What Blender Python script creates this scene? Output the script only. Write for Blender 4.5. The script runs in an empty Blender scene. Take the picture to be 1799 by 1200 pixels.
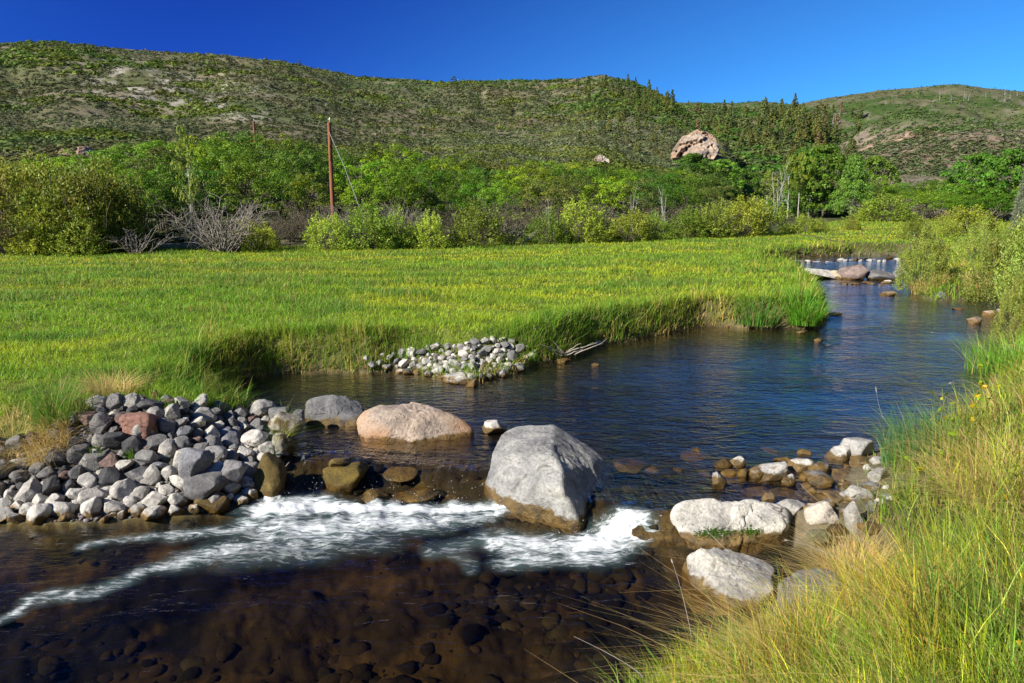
import bpy, bmesh, math
import numpy as np
from mathutils import Vector, Matrix

rng = np.random.default_rng(11)
SC = bpy.context.scene
COL = SC.collection
R = math.radians

# ------------------------------------------------------------------ camera
CAM_H, FPX, PITCH = 3.1, 1200.0, R(11.4)
cp, sp = math.cos(PITCH), math.sin(PITCH)

def ray(px, py):
    u = (np.asarray(px, float) - 899.5) / FPX
    v = (600.0 - np.asarray(py, float)) / FPX
    return u, cp + v * sp, -sp + v * cp

def P(px, py, z):
    """point on the level z seen in that direction"""
    dx, dy, dz = ray(px, py)
    t = (z - CAM_H) / dz
    return np.stack([dx * t, dy * t, np.zeros_like(dx * t) + z], -1)

def PY(px, py, Y):
    """point at forward distance Y seen in that direction"""
    dx, dy, dz = ray(px, py)
    t = Y / dy
    return np.stack([dx * t, dy * t, CAM_H + dz * t], -1)

def az_tan(px, py):
    dx, dy, dz = ray(px, py)
    return np.arctan2(dx, dy), dz / np.hypot(dx, dy)

# ------------------------------------------------------------------ noise
def _h(ix, iy, iz, s):
    n = (ix * 374761393 + iy * 668265263 + iz * 2147483647 + s * 1274126177) & 0xffffffff
    n = ((n ^ (n >> 13)) * 1274126177) & 0xffffffff
    n = ((n ^ (n >> 15)) * 2246822519) & 0xffffffff
    return ((n ^ (n >> 16)) & 0xffffff) / float(0xffffff)

def vnoise(x, y, z=0.0, s=0):
    x, y, z = np.broadcast_arrays(np.asarray(x, float), np.asarray(y, float), np.asarray(z, float))
    fx, fy, fz = np.floor(x), np.floor(y), np.floor(z)
    ix, iy, iz = fx.astype(np.int64), fy.astype(np.int64), fz.astype(np.int64)
    u, v, w = x - fx, y - fy, z - fz
    u = u*u*u*(u*(u*6-15)+10); v = v*v*v*(v*(v*6-15)+10); w = w*w*w*(w*(w*6-15)+10)
    def L(a, b, t): return a + (b - a) * t
    c = [[[_h(ix+i, iy+j, iz+k, s) for k in (0, 1)] for j in (0, 1)] for i in (0, 1)]
    return L(L(L(c[0][0][0], c[1][0][0], u), L(c[0][1][0], c[1][1][0], u), v),
             L(L(c[0][0][1], c[1][0][1], u), L(c[0][1][1], c[1][1][1], u), v), w) * 2 - 1

def fbm(x, y, z=0.0, s=0, o=4, g=0.5):
    a, t, n = 1.0, 0.0, 0.0
    for i in range(o):
        t = t + a * vnoise(np.asarray(x) * 2**i + 17.3*i, np.asarray(y) * 2**i + 5.1*i, np.asarray(z) * 2**i, s + i)
        n += a; a *= g
    return t / n

def ss(t):
    t = np.clip(t, 0, 1)
    return t * t * (3 - 2 * t)

def mix(a, b, t):
    t = np.asarray(t)[..., None]
    return np.asarray(a) * (1 - t) + np.asarray(b) * t

# ------------------------------------------------------------------ river plan
UP = 0.20
def PL(pts, z): return np.array([P(a, b, z)[:2] for a, b in pts])
FARPOOL = 0.31
U_POLY = np.concatenate([
    PL([(380,724),(392,690),(430,668),(480,657),(560,654),(640,657),(690,652),(760,662),(830,674),(905,657),
        (940,642),(1000,629),(1050,608),(1100,600),(1180,585),(1235,574),(1330,577),(1440,577),(1457,562),
        (1445,535),(1422,508),(1400,489)], UP),
    PL([(1340,472),(1345,462),(1380,456),(1430,452),(1500,449),(1575,450),(1597,470),(1594,484)], FARPOOL),
    PL([(1592,496),(1602,517),(1640,529),(1700,527),(1755,524),(1775,545),(1768,590),(1755,640),(1725,690),
        (1660,735),(1580,770),(1510,800),(1480,840),(1470,885),(1400,892),(1200,893),(1110,892),(1085,880),(960,850),
        (870,822),(760,806),(640,796),(540,792),(505,785),(520,750),(470,728)], UP)])
L_POLY = np.concatenate([
    PL([(-400,940),(0,922),(150,922),(330,906),(420,893),(468,868),(560,862),(660,882),(850,892),(900,902),(1020,935),
        (1085,945),(1210,960),(1395,958),(1470,985),(1430,1040),(1300,1100),(1180,1160),(1090,1220),(1010,1320)], 0.0),
    np.array([(0.25, 2.1), (-1, 1.5), (-4, 1.1), (-10, 0.9), (-16, 5)])])
R_POLY = np.concatenate([
    PL([(468,868),(560,862),(660,882),(850,892),(900,902),(1020,935),(1085,945),(1210,960),(1395,958)], 0.0),
    PL([(1400,892),(1200,893),(1110,892),(1085,880),(960,850),(870,822),(760,806),(640,796),(540,792),(505,785)], UP)])

def poly_dist(poly, x, y):
    """0 inside, distance outside; and distance to the outline"""
    x = np.asarray(x, float); y = np.asarray(y, float)
    d2 = np.full(x.shape, 1e18); ins = np.zeros(x.shape, bool)
    n = len(poly)
    for i in range(n):
        ax, ay = poly[i]; bx, by = poly[(i + 1) % n]
        ex, ey = bx - ax, by - ay
        t = np.clip(((x - ax) * ex + (y - ay) * ey) / (ex*ex + ey*ey + 1e-12), 0, 1)
        d2 = np.minimum(d2, (x - ax - t*ex)**2 + (y - ay - t*ey)**2)
        c = ((ay > y) != (by > y))
        with np.errstate(divide='ignore', invalid='ignore'):
            xi = (bx - ax) * (y - ay) / (by - ay if by != ay else 1e-12) + ax
        ins ^= c & (x < xi)
    d = np.sqrt(d2)
    return np.where(ins, 0, d), d, ins

_c = [(950,1300,0),(1100,960,0),(1150,800,UP),(1330,680,UP),(1560,560,UP),(1520,500,UP),(1500,470,UP),(1490,450,UP)]
_c = np.array([P(a, b, c)[:2] for a, b, c in _c])
_c = np.concatenate([[(-0.3, 0.5)], _c, [(_c[-1][0] + 4, 60), (_c[-1][0] + 30, 120)]])
_o = np.argsort(_c[:, 1]); CENTER = _c[_o]
def right_side(x, y):
    return x > np.interp(y, CENTER[:, 1], CENTER[:, 0])

FARW = np.array([P(1400,489,UP)[:2], P(1592,492,UP)[:2]])
def water_level(x, y, dU=None, dL=None):
    if dU is None:
        dU = poly_dist(U_POLY, x, y)[0]; dL = poly_dist(L_POLY, x, y)[0]
    t = dL / (dL + dU + 1e-6)
    base = UP * ss((t - 0.05) / 0.75)
    yw = FARW[0, 1] + (FARW[1, 1] - FARW[0, 1]) * (x - FARW[0, 0]) / (FARW[1, 0] - FARW[0, 0])
    far = ss((y - yw + 0.3) / 1.4) * (x > 6)
    return base + (FARPOOL - UP) * far * (t > 0.9)

LEFT_BANK = [(-40,782),(60,770),(130,735),(170,704),(230,700),(330,708),(385,722),(452,722),(505,742),(515,768),(498,800),(478,850),(425,890),(335,902),(160,918),(0,918),(-40,920)]
GBAR_PX = [(655,652),(640,630),(700,622),(760,612),(850,598),(890,596),(945,618),(935,640),(905,655),(830,672),(760,662)]
# ------------------------------------------------------------------ hills
EDGE_PX = np.array([(-500,442),(0,440),(200,440),(300,436),(450,434),(700,431),(900,426),(1075,419),(1280,412),(1375,405),(1420,395),(1500,386),(1600,379),(2300,379)], float)
_e = P(EDGE_PX[:, 0], EDGE_PX[:, 1], 1.0)
EDGE_AZ, EDGE_R = np.arctan2(_e[:, 0], _e[:, 1]), np.hypot(_e[:, 0], _e[:, 1])
def edge_r(az): return np.interp(az, EDGE_AZ, EDGE_R)

GB = P(800, 640, .3)[:2]
class Hill:
    def __init__(s, pts, r0, rc, e):
        p = np.array(pts, float)
        s.az, s.t = az_tan(p[:, 0], p[:, 1])
        s.r0, s.e = r0, e
        s.rcx = az_tan(np.array([q[0] for q in rc], float), np.full(len(rc), 250.))[0]; s.rcv = np.array([q[1] for q in rc], float)
    def z(s, r, az, base):
        rc = np.interp(az, s.rcx, s.rcv); t = np.interp(az, s.az, s.t, left=s.t[0], right=s.t[-1])
        r0 = s.r0(az) if callable(s.r0) else s.r0
        zc = CAM_H + t * rc
        q = (r - r0) / (rc - r0)
        up = base + np.maximum(zc - base, -3) * np.clip(q, 0, 1) ** s.e
        return np.where(q < 1, up, zc - (r - rc) * 0.14), q

HILL_A = Hill([(-700,80),(-400,70),(0,77),(100,75),(200,84),(300,92),(400,97),(500,108),(560,120),(620,133),(700,136),(770,143),(860,142),(950,141),
               (1010,137),(1060,132),(1110,144),(1150,162),(1180,176),(1205,200),(1230,232),(1268,242),(1284,268),(1305,305),(1335,345),(1370,372),(1450,400)],
              lambda az: edge_r(az) + 3.0,
              [(-500,430),(0,420),(500,430),(620,490),(900,470),(1060,420),(1150,390),(1200,330),(1235,230),(1285,200),(1400,190)], 1.22)
HILL_D = Hill([(900,300),(1080,240),(1150,197),(1200,188),(1250,188),(1300,193),(1340,193),(1400,199),(1450,216),(1500,252),(1550,300),(1600,355),(1700,400)], 125., [(900,520),(1900,520)], 1.1)
HILL_C = Hill([(900,260),(1100,192),(1180,182),(1230,180),(1290,182),(1330,179),(1400,186),(1450,174),(1550,158),(1620,152),(1680,147),(1740,155),(1799,162),(1900,166),(2300,178)], 420., [(900,980),(2300,980)], 1.0)
HILL_B = Hill([(1330,400),(1400,318),(1440,276),(1480,250),(1520,224),(1560,203),(1600,192),(1640,197),(1700,208),(1799,218),(2000,222),(2300,240)], 128., [(1300,330),(2300,340)], 1.05)

def hills(x, y, base=0.85):
    r = np.hypot(x, y); az = np.arctan2(x, y)
    best = np.full(np.shape(r), -1e9); idx = np.zeros(np.shape(r), int); qq = np.zeros(np.shape(r))
    nz = fbm(x/70, y/70, 0, 31, 4)
    nz2 = fbm(x/16, y/16, 0, 41, 3)
    gul = np.abs(fbm(az*9, r/260, 0, 51, 2))
    for k, h in enumerate((HILL_A, HILL_D, HILL_C, HILL_B)):
        z, q = h.z(r, az, base)
        inside = ss(q * 4) * np.where(q < 1, ss((1 - q) * 5) * .85 + .15, .15)
        z = z + inside * (nz * (3.6, 6, 11, 4)[k] * np.clip(r/200, .15, 1.3) + nz2 * 1.0 * np.clip(r/150, .2, 2) - (.22 - np.minimum(gul, .22)) * 7 * np.clip(r/300, .1, 1.5))
        z = np.where(q <= 0, base, z)
        m = z > best
        best = np.where(m, z, best); idx = np.where(m, k, idx); qq = np.where(m, q, qq)
    return best, idx, qq

def ground(x, y, full=False):
    x = np.asarray(x, float); y = np.asarray(y, float)
    shp = x.shape; x = x.ravel(); y = y.ravel()
    r = np.hypot(x, y)
    z = np.zeros(x.shape); kind = np.zeros(x.shape, int); dist = np.full(x.shape, 99.)
    near = r < 75
    xn, yn = x[near], y[near]
    dU, eU, iU = poly_dist(U_POLY, xn, yn); dL, eL, iL = poly_dist(L_POLY, xn, yn); dR, eR, iR = poly_dist(R_POLY, xn, yn)
    wl = water_level(xn, yn, dU, dL)
    d = np.minimum(np.minimum(dU, dL), dR)
    inside = d <= 0
    rt = right_side(xn, yn)
    wob = fbm(xn*.9, yn*.9, 0, 3, 3)
    W = np.where(rt, 2.3 - .7*ss((np.hypot(xn,yn)-7)/5) + .25*wob, .42 + .12*wob + 2.0*np.exp(-(dL/2.6)**2))
    rn = np.hypot(xn, yn)
    W = W + 1.1*np.exp(-(np.hypot(xn-GB[0], yn-GB[1])/1.1)**2)
    top = np.where(rt, 1.12 - .20*ss((rn-9)/14), .80) + .05*fbm(xn*.35, yn*.35, 0, 8, 3) + .015*fbm(xn*3, yn*3, 0, 9, 2)
    dw = np.maximum(d + .10*fbm(xn*1.7, yn*1.7, 0, 12, 2)*np.clip(d/.3, 0, 1), 0)
    land = wl + (top - wl) * ss(dw / W)**.8
    # the river bed
    depth_u = .08 + .42 * ss(eU / 2.2); depth_l = .06 + .34 * ss(eL / 1.1)
    bumps = .10*fbm(xn*2.2, yn*2.2, 0, 21, 4) + .05*np.abs(fbm(xn*5, yn*5, 0, 22, 3))
    bed = np.where(iL, -depth_l + bumps, np.where(iU, wl - depth_u + bumps*.6, wl - .10 + bumps*.9))
    bed = np.where(iL | iU | iR, np.minimum(bed, wl - .012), bed)
    z[near] = np.where(inside, bed, land); dist[near] = np.where(inside, -np.maximum(np.where(iU, eU, 0), np.maximum(np.where(iL, eL, 0), np.where(iR, eR, 0))), d)
    kind[near] = np.where(inside, 1, np.where(rt, 2, 0))
    far = r >= 24
    hz, hid, hq = hills(x[far], y[far], .9)
    cur = np.where(near[far], z[far], .9)
    hill_on = (hz > cur + .001) & (hq > 0)
    z[far] = np.where(hill_on, np.maximum(hz, cur), cur)
    k = kind[far]; k = np.where(~near[far], 0, k); k = np.where(hill_on & (hq > 0.0), 3 + hid, k); kind[far] = k
    q = np.zeros(x.shape); q[far] = hq
    if full: return z.reshape(shp), kind.reshape(shp), dist.reshape(shp), q.reshape(shp)
    return z.reshape(shp)

def G(px, py, rmax=600):
    """the point of the ground seen in that direction"""
    px = np.atleast_1d(np.asarray(px, float)); py = np.atleast_1d(np.asarray(py, float))
    dx, dy, dz = ray(px, py)
    hd = np.hypot(dx, dy); ux, uy, s = dx/hd, dy/hd, dz/hd
    rs = np.exp(np.linspace(math.log(2.0), math.log(rmax), 420))
    out = np.full((len(px), 3), np.nan)
    X = ux[:, None]*rs; Y = uy[:, None]*rs; Zr = CAM_H + s[:, None]*rs
    Zg = ground(X, Y)
    hit = Zr <= Zg
    k = np.argmax(hit, 1)
    for i in range(len(px)):
        if hit[i, k[i]] and k[i] > 0:
            a, b = k[i]-1, k[i]
            fa = Zr[i, a]-Zg[i, a]; fb = Zg[i, b]-Zr[i, b]
            t = fa/(fa+fb+1e-9); rr = rs[a] + (rs[b]-rs[a])*t
            out[i] = (ux[i]*rr, uy[i]*rr, Zg[i, a] + (Zg[i, b]-Zg[i, a])*t)
    return out

HEAP_POLY = G(*np.array(LEFT_BANK).T)[:, :2]
GBAR_POLY = G(*np.array(GBAR_PX).T)[:, :2]
# ------------------------------------------------------------------ objects, names, tags
def tag(o, label=None, cat=None, group=None, kind=None):
    if label: o['label'] = label
    if cat: o['category'] = cat
    if group: o['group'] = group
    if kind: o['kind'] = kind
    return o

def link(o, parent=None):
    COL.objects.link(o)
    if parent is not None: o.parent = parent
    return o

def mesh_np(name, V, F, mat, C=None, smooth=False, extra=None):
    """V (n,3), F (m,k) of one face size, or a list of such arrays"""
    V = np.asarray(V, np.float32)
    Fs = F if isinstance(F, list) else [F]
    Fs = [np.asarray(f, np.int32) for f in Fs if len(f)]
    me = bpy.data.meshes.new(name)
    me.vertices.add(len(V)); me.vertices.foreach_set('co', V.ravel())
    loops = np.concatenate([f.ravel() for f in Fs]); sizes = np.concatenate([np.full(len(f), f.shape[1], np.int32) for f in Fs])
    me.loops.add(len(loops)); me.loops.foreach_set('vertex_index', loops)
    starts = np.concatenate([[0], np.cumsum(sizes)[:-1]]).astype(np.int32)
    me.polygons.add(len(sizes)); me.polygons.foreach_set('loop_start', starts)
    try: me.polygons.foreach_set('loop_total', sizes)
    except Exception: pass
    me.polygons.foreach_set('use_smooth', np.full(len(sizes), bool(smooth)))
    if C is not None:
        a = me.color_attributes.new('Col', 'FLOAT_COLOR', 'POINT')
        c = np.ones((len(V), 4), np.float32); c[:, :3] = C
        a.data.foreach_set('color', c.ravel())
    for k, v in (extra or {}).items():
        a = me.attributes.new(k, 'FLOAT', 'POINT'); a.data.foreach_set('value', np.asarray(v, np.float32))
    me.update(calc_edges=True)
    if mat is not None:
        for m in (mat if isinstance(mat, (list, tuple)) else [mat]): me.materials.append(m)
    return me

def obj(name, me, parent=None, loc=None):
    o = bpy.data.objects.new(name, me)
    if loc is not None: o.location = loc
    return link(o, parent)

def empty(name, loc=(0, 0, 0)):
    o = bpy.data.objects.new(name, None); o.location = loc; o.empty_display_size = .2
    return link(o)

# ------------------------------------------------------------------ materials
def new_mat(name):
    m = bpy.data.materials.new(name); m.use_nodes = True
    nt = m.node_tree; nt.nodes.clear()
    out = nt.nodes.new('ShaderNodeOutputMaterial')
    return m, nt, out

def N(nt, t, **kw):
    n = nt.nodes.new(t)
    for k, v in kw.items():
        if k.startswith('i_'):
            key = k[2:]; key = int(key) if key.isdigit() else key.replace('_', ' ')
            n.inputs[key].default_value = v
        else: setattr(n, k, v)
    return n

def ramp(nt, stops, src=None, interp='LINEAR'):
    n = nt.nodes.new('ShaderNodeValToRGB'); n.color_ramp.interpolation = interp
    e = n.color_ramp.elements
    while len(e) < len(stops): e.new(.5)
    for el, (p, c) in zip(e, stops):
        el.position = p; el.color = (*c, 1) if len(c) == 3 else c
    if src is not None: nt.links.new(src, n.inputs[0])
    return n

def mixc(nt, fac, a, b, mode='MIX'):
    n = nt.nodes.new('ShaderNodeMix'); n.data_type = 'RGBA'; n.blend_type = mode; n.clamp_factor = True
    for sock, v in ((n.inputs[0], fac), (n.inputs[6], a), (n.inputs[7], b)):
        if hasattr(v, 'is_linked') or isinstance(v, bpy.types.NodeSocket): nt.links.new(v, sock)
        elif isinstance(v, (int, float)): sock.default_value = v
        else: sock.default_value = (*v, 1)
    return n.outputs[2]

def math_n(nt, op, a, b=None, clamp=False):
    n = nt.nodes.new('ShaderNodeMath'); n.operation = op; n.use_clamp = clamp
    for i, v in enumerate((a, b)):
        if v is None: continue
        if isinstance(v, bpy.types.NodeSocket): nt.links.new(v, n.inputs[i])
        else: n.inputs[i].default_value = v
    return n.outputs[0]

def noise(nt, vec, scale, detail=4, rough=.55, dist=0.0):
    n = N(nt, 'ShaderNodeTexNoise'); n.inputs['Scale'].default_value = scale; n.inputs['Detail'].default_value = detail
    n.inputs['Roughness'].default_value = rough; n.inputs['Distortion'].default_value = dist
    if vec is not None: nt.links.new(vec, n.inputs['Vector'])
    return n.outputs['Fac']

def mapping(nt, vec, scale=(1, 1, 1), rot=(0, 0, 0)):
    n = N(nt, 'ShaderNodeMapping'); n.inputs['Scale'].default_value = scale; n.inputs['Rotation'].default_value = rot
    nt.links.new(vec, n.inputs['Vector']); return n.outputs[0]

def foliage_mat(name, trans=.35, rough=.5, tint=(1, 1, 1), spec=.25, objvar=.25):
    m, nt, out = new_mat(name)
    at = N(nt, 'ShaderNodeAttribute', attribute_name='Col')
    col = at.outputs['Color']
    if objvar:
        oi = N(nt, 'ShaderNodeObjectInfo')
        hs = N(nt, 'ShaderNodeHueSaturation')
        mr = N(nt, 'ShaderNodeMapRange'); nt.links.new(oi.outputs['Random'], mr.inputs[0]); mr.inputs[3].default_value = 1 - objvar; mr.inputs[4].default_value = 1 + objvar
        nt.links.new(mr.outputs[0], hs.inputs['Value'])
        hr = N(nt, 'ShaderNodeMapRange'); r2 = math_n(nt, 'FRACT', math_n(nt, 'MULTIPLY', oi.outputs['Random'], 7.3))
        nt.links.new(r2, hr.inputs[0]); hr.inputs[3].default_value = .5 - .02; hr.inputs[4].default_value = .5 + .015
        nt.links.new(hr.outputs[0], hs.inputs['Hue']); nt.links.new(col, hs.inputs['Color']); col = hs.outputs[0]
    if tint != (1, 1, 1): col = mixc(nt, 1.0, col, tint, 'MULTIPLY')
    b = N(nt, 'ShaderNodeBsdfPrincipled'); nt.links.new(col, b.inputs['Base Color'])
    b.inputs['Roughness'].default_value = rough; b.inputs['Specular IOR Level'].default_value = spec
    t = N(nt, 'ShaderNodeBsdfTranslucent'); nt.links.new(col, t.inputs['Color'])
    mx = N(nt, 'ShaderNodeMixShader'); mx.inputs[0].default_value = trans
    nt.links.new(b.outputs[0], mx.inputs[1]); nt.links.new(t.outputs[0], mx.inputs[2]); nt.links.new(mx.outputs[0], out.inputs[0])
    return m

def ground_mat(name, fine=6.0, amt=.55, bump=.3, bscale=9.0, patch=None, rough=.95):
    m, nt, out = new_mat(name)
    geo = N(nt, 'ShaderNodeNewGeometry'); pos = geo.outputs['Position']
    at = N(nt, 'ShaderNodeAttribute', attribute_name='Col')
    n1 = noise(nt, pos, fine, 6, .65); n2 = noise(nt, pos, fine*.13, 4, .6)
    k = ramp(nt, [(.25, (1-amt,)*3), (.75, (1+amt*.8,)*3)], n1).outputs[0]
    col = mixc(nt, 1.0, at.outputs['Color'], k, 'MULTIPLY')
    k2 = ramp(nt, [(.3, (.75, .75, .75)), (.7, (1.2, 1.17, 1.1))], n2).outputs[0]
    col = mixc(nt, 1.0, col, k2, 'MULTIPLY')
    b = N(nt, 'ShaderNodeBsdfPrincipled'); nt.links.new(col, b.inputs['Base Color']); b.inputs['Roughness'].default_value = rough; b.inputs['Specular IOR Level'].default_value = .15
    bp = N(nt, 'ShaderNodeBump'); bp.inputs['Strength'].default_value = bump; bp.inputs['Distance'].default_value = .1 if bscale > 3 else .8
    nt.links.new(noise(nt, pos, bscale, 6, .65), bp.inputs['Height']); nt.links.new(bp.outputs[0], b.inputs['Normal'])
    nt.links.new(b.outputs[0], out.inputs[0])
    return m

def rock_mat(name, waterline=None, rust=0.0, scale=1.0, moss=0.0, pits=.5, band=.09):
    """stone: object colour, mottling, pits, cracks and an algae-brown stain that ends a hand above the water"""
    m, nt, out = new_mat(name)
    oi = N(nt, 'ShaderNodeObjectInfo'); geo = N(nt, 'ShaderNodeNewGeometry'); pos = geo.outputs['Position']
    off = N(nt, 'ShaderNodeVectorMath'); off.operation = 'ADD'; nt.links.new(pos, off.inputs[0])
    sc = N(nt, 'ShaderNodeVectorMath'); sc.operation = 'SCALE'; nt.links.new(oi.outputs['Location'], sc.inputs[0]); sc.inputs['Scale'].default_value = 3.7
    nt.links.new(sc.outputs[0], off.inputs[1]); v = off.outputs[0]
    n1 = noise(nt, v, 5*scale, 6, .6, .4); n2 = noise(nt, v, 38*scale, 5, .7); n3 = noise(nt, v, 1.6*scale, 3, .5)
    col = mixc(nt, 1.0, oi.outputs['Color'], ramp(nt, [(.28, (.5, .5, .52)), (.5, (.92, .92, .92)), (.72, (1.22, 1.2, 1.16))], n1).outputs[0], 'MULTIPLY')
    col = mixc(nt, 1.0, col, ramp(nt, [(.3, (.55, .55, .55)), (.55, (1.0, 1.0, 1.0)), (.75, (1.2, 1.2, 1.2))], n2).outputs[0], 'MULTIPLY')
    col = mixc(nt, 1.0, col, ramp(nt, [(.35, (.66, .66, .68)), (.5, (.95, .95, .95)), (.65, (1.12, 1.11, 1.08))], noise(nt, v, 2.3*scale, 4, .55, .6)).outputs[0], 'MULTIPLY')
    if rust:
        f = ramp(nt, [(.48, (0, 0, 0)), (.66, (rust,)*3)], n3).outputs[0]
        col = mixc(nt, f, col, (.36, .19, .09))
    vo = N(nt, 'ShaderNodeTexVoronoi'); vo.inputs['Scale'].default_value = 26*scale; vo.inputs['Randomness'].default_value = 1; nt.links.new(v, vo.inputs['Vector'])
    pit = ramp(nt, [(.06, (1, 1, 1)), (.2, (0, 0, 0))], vo.outputs['Distance']).outputs[0]
    pitm = math_n(nt, 'MULTIPLY', pit, math_n(nt, 'MULTIPLY', ramp(nt, [(.5, (0, 0, 0)), (.62, (1, 1, 1))], noise(nt, v, 7*scale, 2, .5)).outputs[0], pits))
    col = mixc(nt, pitm, col, (.07, .065, .06))
    crn = noise(nt, mapping(nt, v, (1, 1, 2.2), (R(25), R(20), 0)), 1.7*scale, 3, .5, .2)
    crk = ramp(nt, [(.0, (1, 1, 1)), (.016, (0, 0, 0))], math_n(nt, 'ABSOLUTE', math_n(nt, 'SUBTRACT', crn, .5))).outputs[0]
    crk = math_n(nt, 'MULTIPLY', crk, ramp(nt, [(.54, (0, 0, 0)), (.66, (.6,)*3)], noise(nt, v, 3.1*scale, 2, .5)).outputs[0])
    col = mixc(nt, crk, col, mixc(nt, 1.0, col, (.25, .24, .22), 'MULTIPLY'))
    rough = .85
    b = N(nt, 'ShaderNodeBsdfPrincipled'); b.inputs['Specular IOR Level'].default_value = .3
    if moss:
        f = ramp(nt, [(.5, (0, 0, 0)), (.6, (moss,)*3)], noise(nt, v, 4.5*scale, 5, .65)).outputs[0]
        col = mixc(nt, f, col, (.075, .052, .012))
    if waterline is not None:
        sx = N(nt, 'ShaderNodeSeparateXYZ'); nt.links.new(pos, sx.inputs[0])
        lev = math_n(nt, 'ADD', math_n(nt, 'SUBTRACT', sx.outputs[2], waterline + band), math_n(nt, 'MULTIPLY', math_n(nt, 'SUBTRACT', noise(nt, v, 5, 5, .62), .5), -.30))
        wet = math_n(nt, 'MULTIPLY', lev, -30.0, True)
        alg = mixc(nt, ramp(nt, [(.35, (0, 0, 0)), (.65, (1, 1, 1))], noise(nt, v, 8, 5, .65)).outputs[0], (.035, .024, .009), (.21, .125, .022))
        dk = mixc(nt, 1.0, col, (.34, .25, .15), 'MULTIPLY')
        alg = mixc(nt, .62, dk, alg)
        col = mixc(nt, wet, col, alg)
        rr = N(nt, 'ShaderNodeMapRange'); nt.links.new(wet, rr.inputs[0]); rr.inputs[3].default_value = .85; rr.inputs[4].default_value = .42
        nt.links.new(rr.outputs[0], b.inputs['Roughness'])
    else: b.inputs['Roughness'].default_value = rough
    nt.links.new(col, b.inputs['Base Color'])
    bh = math_n(nt, 'SUBTRACT', math_n(nt, 'ADD', math_n(nt, 'MULTIPLY', n2, .5), n1), math_n(nt, 'ADD', math_n(nt, 'MULTIPLY', pitm, .9), math_n(nt, 'MULTIPLY', crk, .8)))
    bp = N(nt, 'ShaderNodeBump'); bp.inputs['Strength'].default_value = .7; bp.inputs['Distance'].default_value = .045/scale
    nt.links.new(bh, bp.inputs['Height']); nt.links.new(bp.outputs[0], b.inputs['Normal']); nt.links.new(b.outputs[0], out.inputs[0])
    return m

def bark_mat(name, c1, c2, scale=(14, 14, 2)):
    m, nt, out = new_mat(name)
    tc = N(nt, 'ShaderNodeTexCoord'); v = mapping(nt, tc.outputs['Object'], scale)
    col = ramp(nt, [(.32, c1), (.6, c2)], noise(nt, v, 1.0, 5, .65)).outputs[0]
    b = N(nt, 'ShaderNodeBsdfPrincipled'); b.inputs['Roughness'].default_value = .85; b.inputs['Specular IOR Level'].default_value = .2
    nt.links.new(col, b.inputs['Base Color']); nt.links.new(b.outputs[0], out.inputs[0])
    return m

M_GRASS = foliage_mat('grass_blades', .42, .5, (2.25, 2.1, 1.3), objvar=0)
M_LEAF = foliage_mat('leaves', .34, .5, (2.05, 1.95, 1.25), objvar=.36)
M_NEEDLE = foliage_mat('needles', .2, .6, (1.5, 1.55, 1.2), objvar=.3)
M_BRUSH = foliage_mat('brush', .2, .75, (1.28, 1.36, 1.12), objvar=0, spec=.1)
M_SOIL = ground_mat('meadow_soil', 7, .5, .3, 9)
M_HILL = ground_mat('hill_soil', .9, .55, .5, .5)
M_ROCK_LOW = rock_mat('stone_at_lower_water', 0.0)
M_ROCK_UP = rock_mat('stone_at_upper_water', UP)
M_ROCK_DRY = rock_mat('dry_stone')
M_ROCK_MOSS = rock_mat('mossy_stone', 0.0, 0, 1.0, .9)
M_ROCK_TAN = rock_mat('rusty_stone', UP, .8, .8, 0, .8, .05)
M_BOULDER = rock_mat('boulder_stone', .02, 0, .7, 0, .35, .13)
M_CLIFF = rock_mat('cliff_stone', None, .5, .16, 0, .5)
M_BARK = bark_mat('grey_bark', (.07, .055, .045), (.17, .14, .115))
M_TWIG = bark_mat('bare_twigs', (.075, .062, .052), (.17, .145, .12))
M_DEAD = bark_mat('dead_wood', (.15, .13, .11), (.33, .295, .26))
M_WHITE = bark_mat('white_bark', (.2, .185, .16), (.52, .5, .45), (9, 9, 3))
M_POLE = bark_mat('pole_wood', (.16, .06, .03), (.27, .115, .06), (10, 10, .6))

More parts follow.
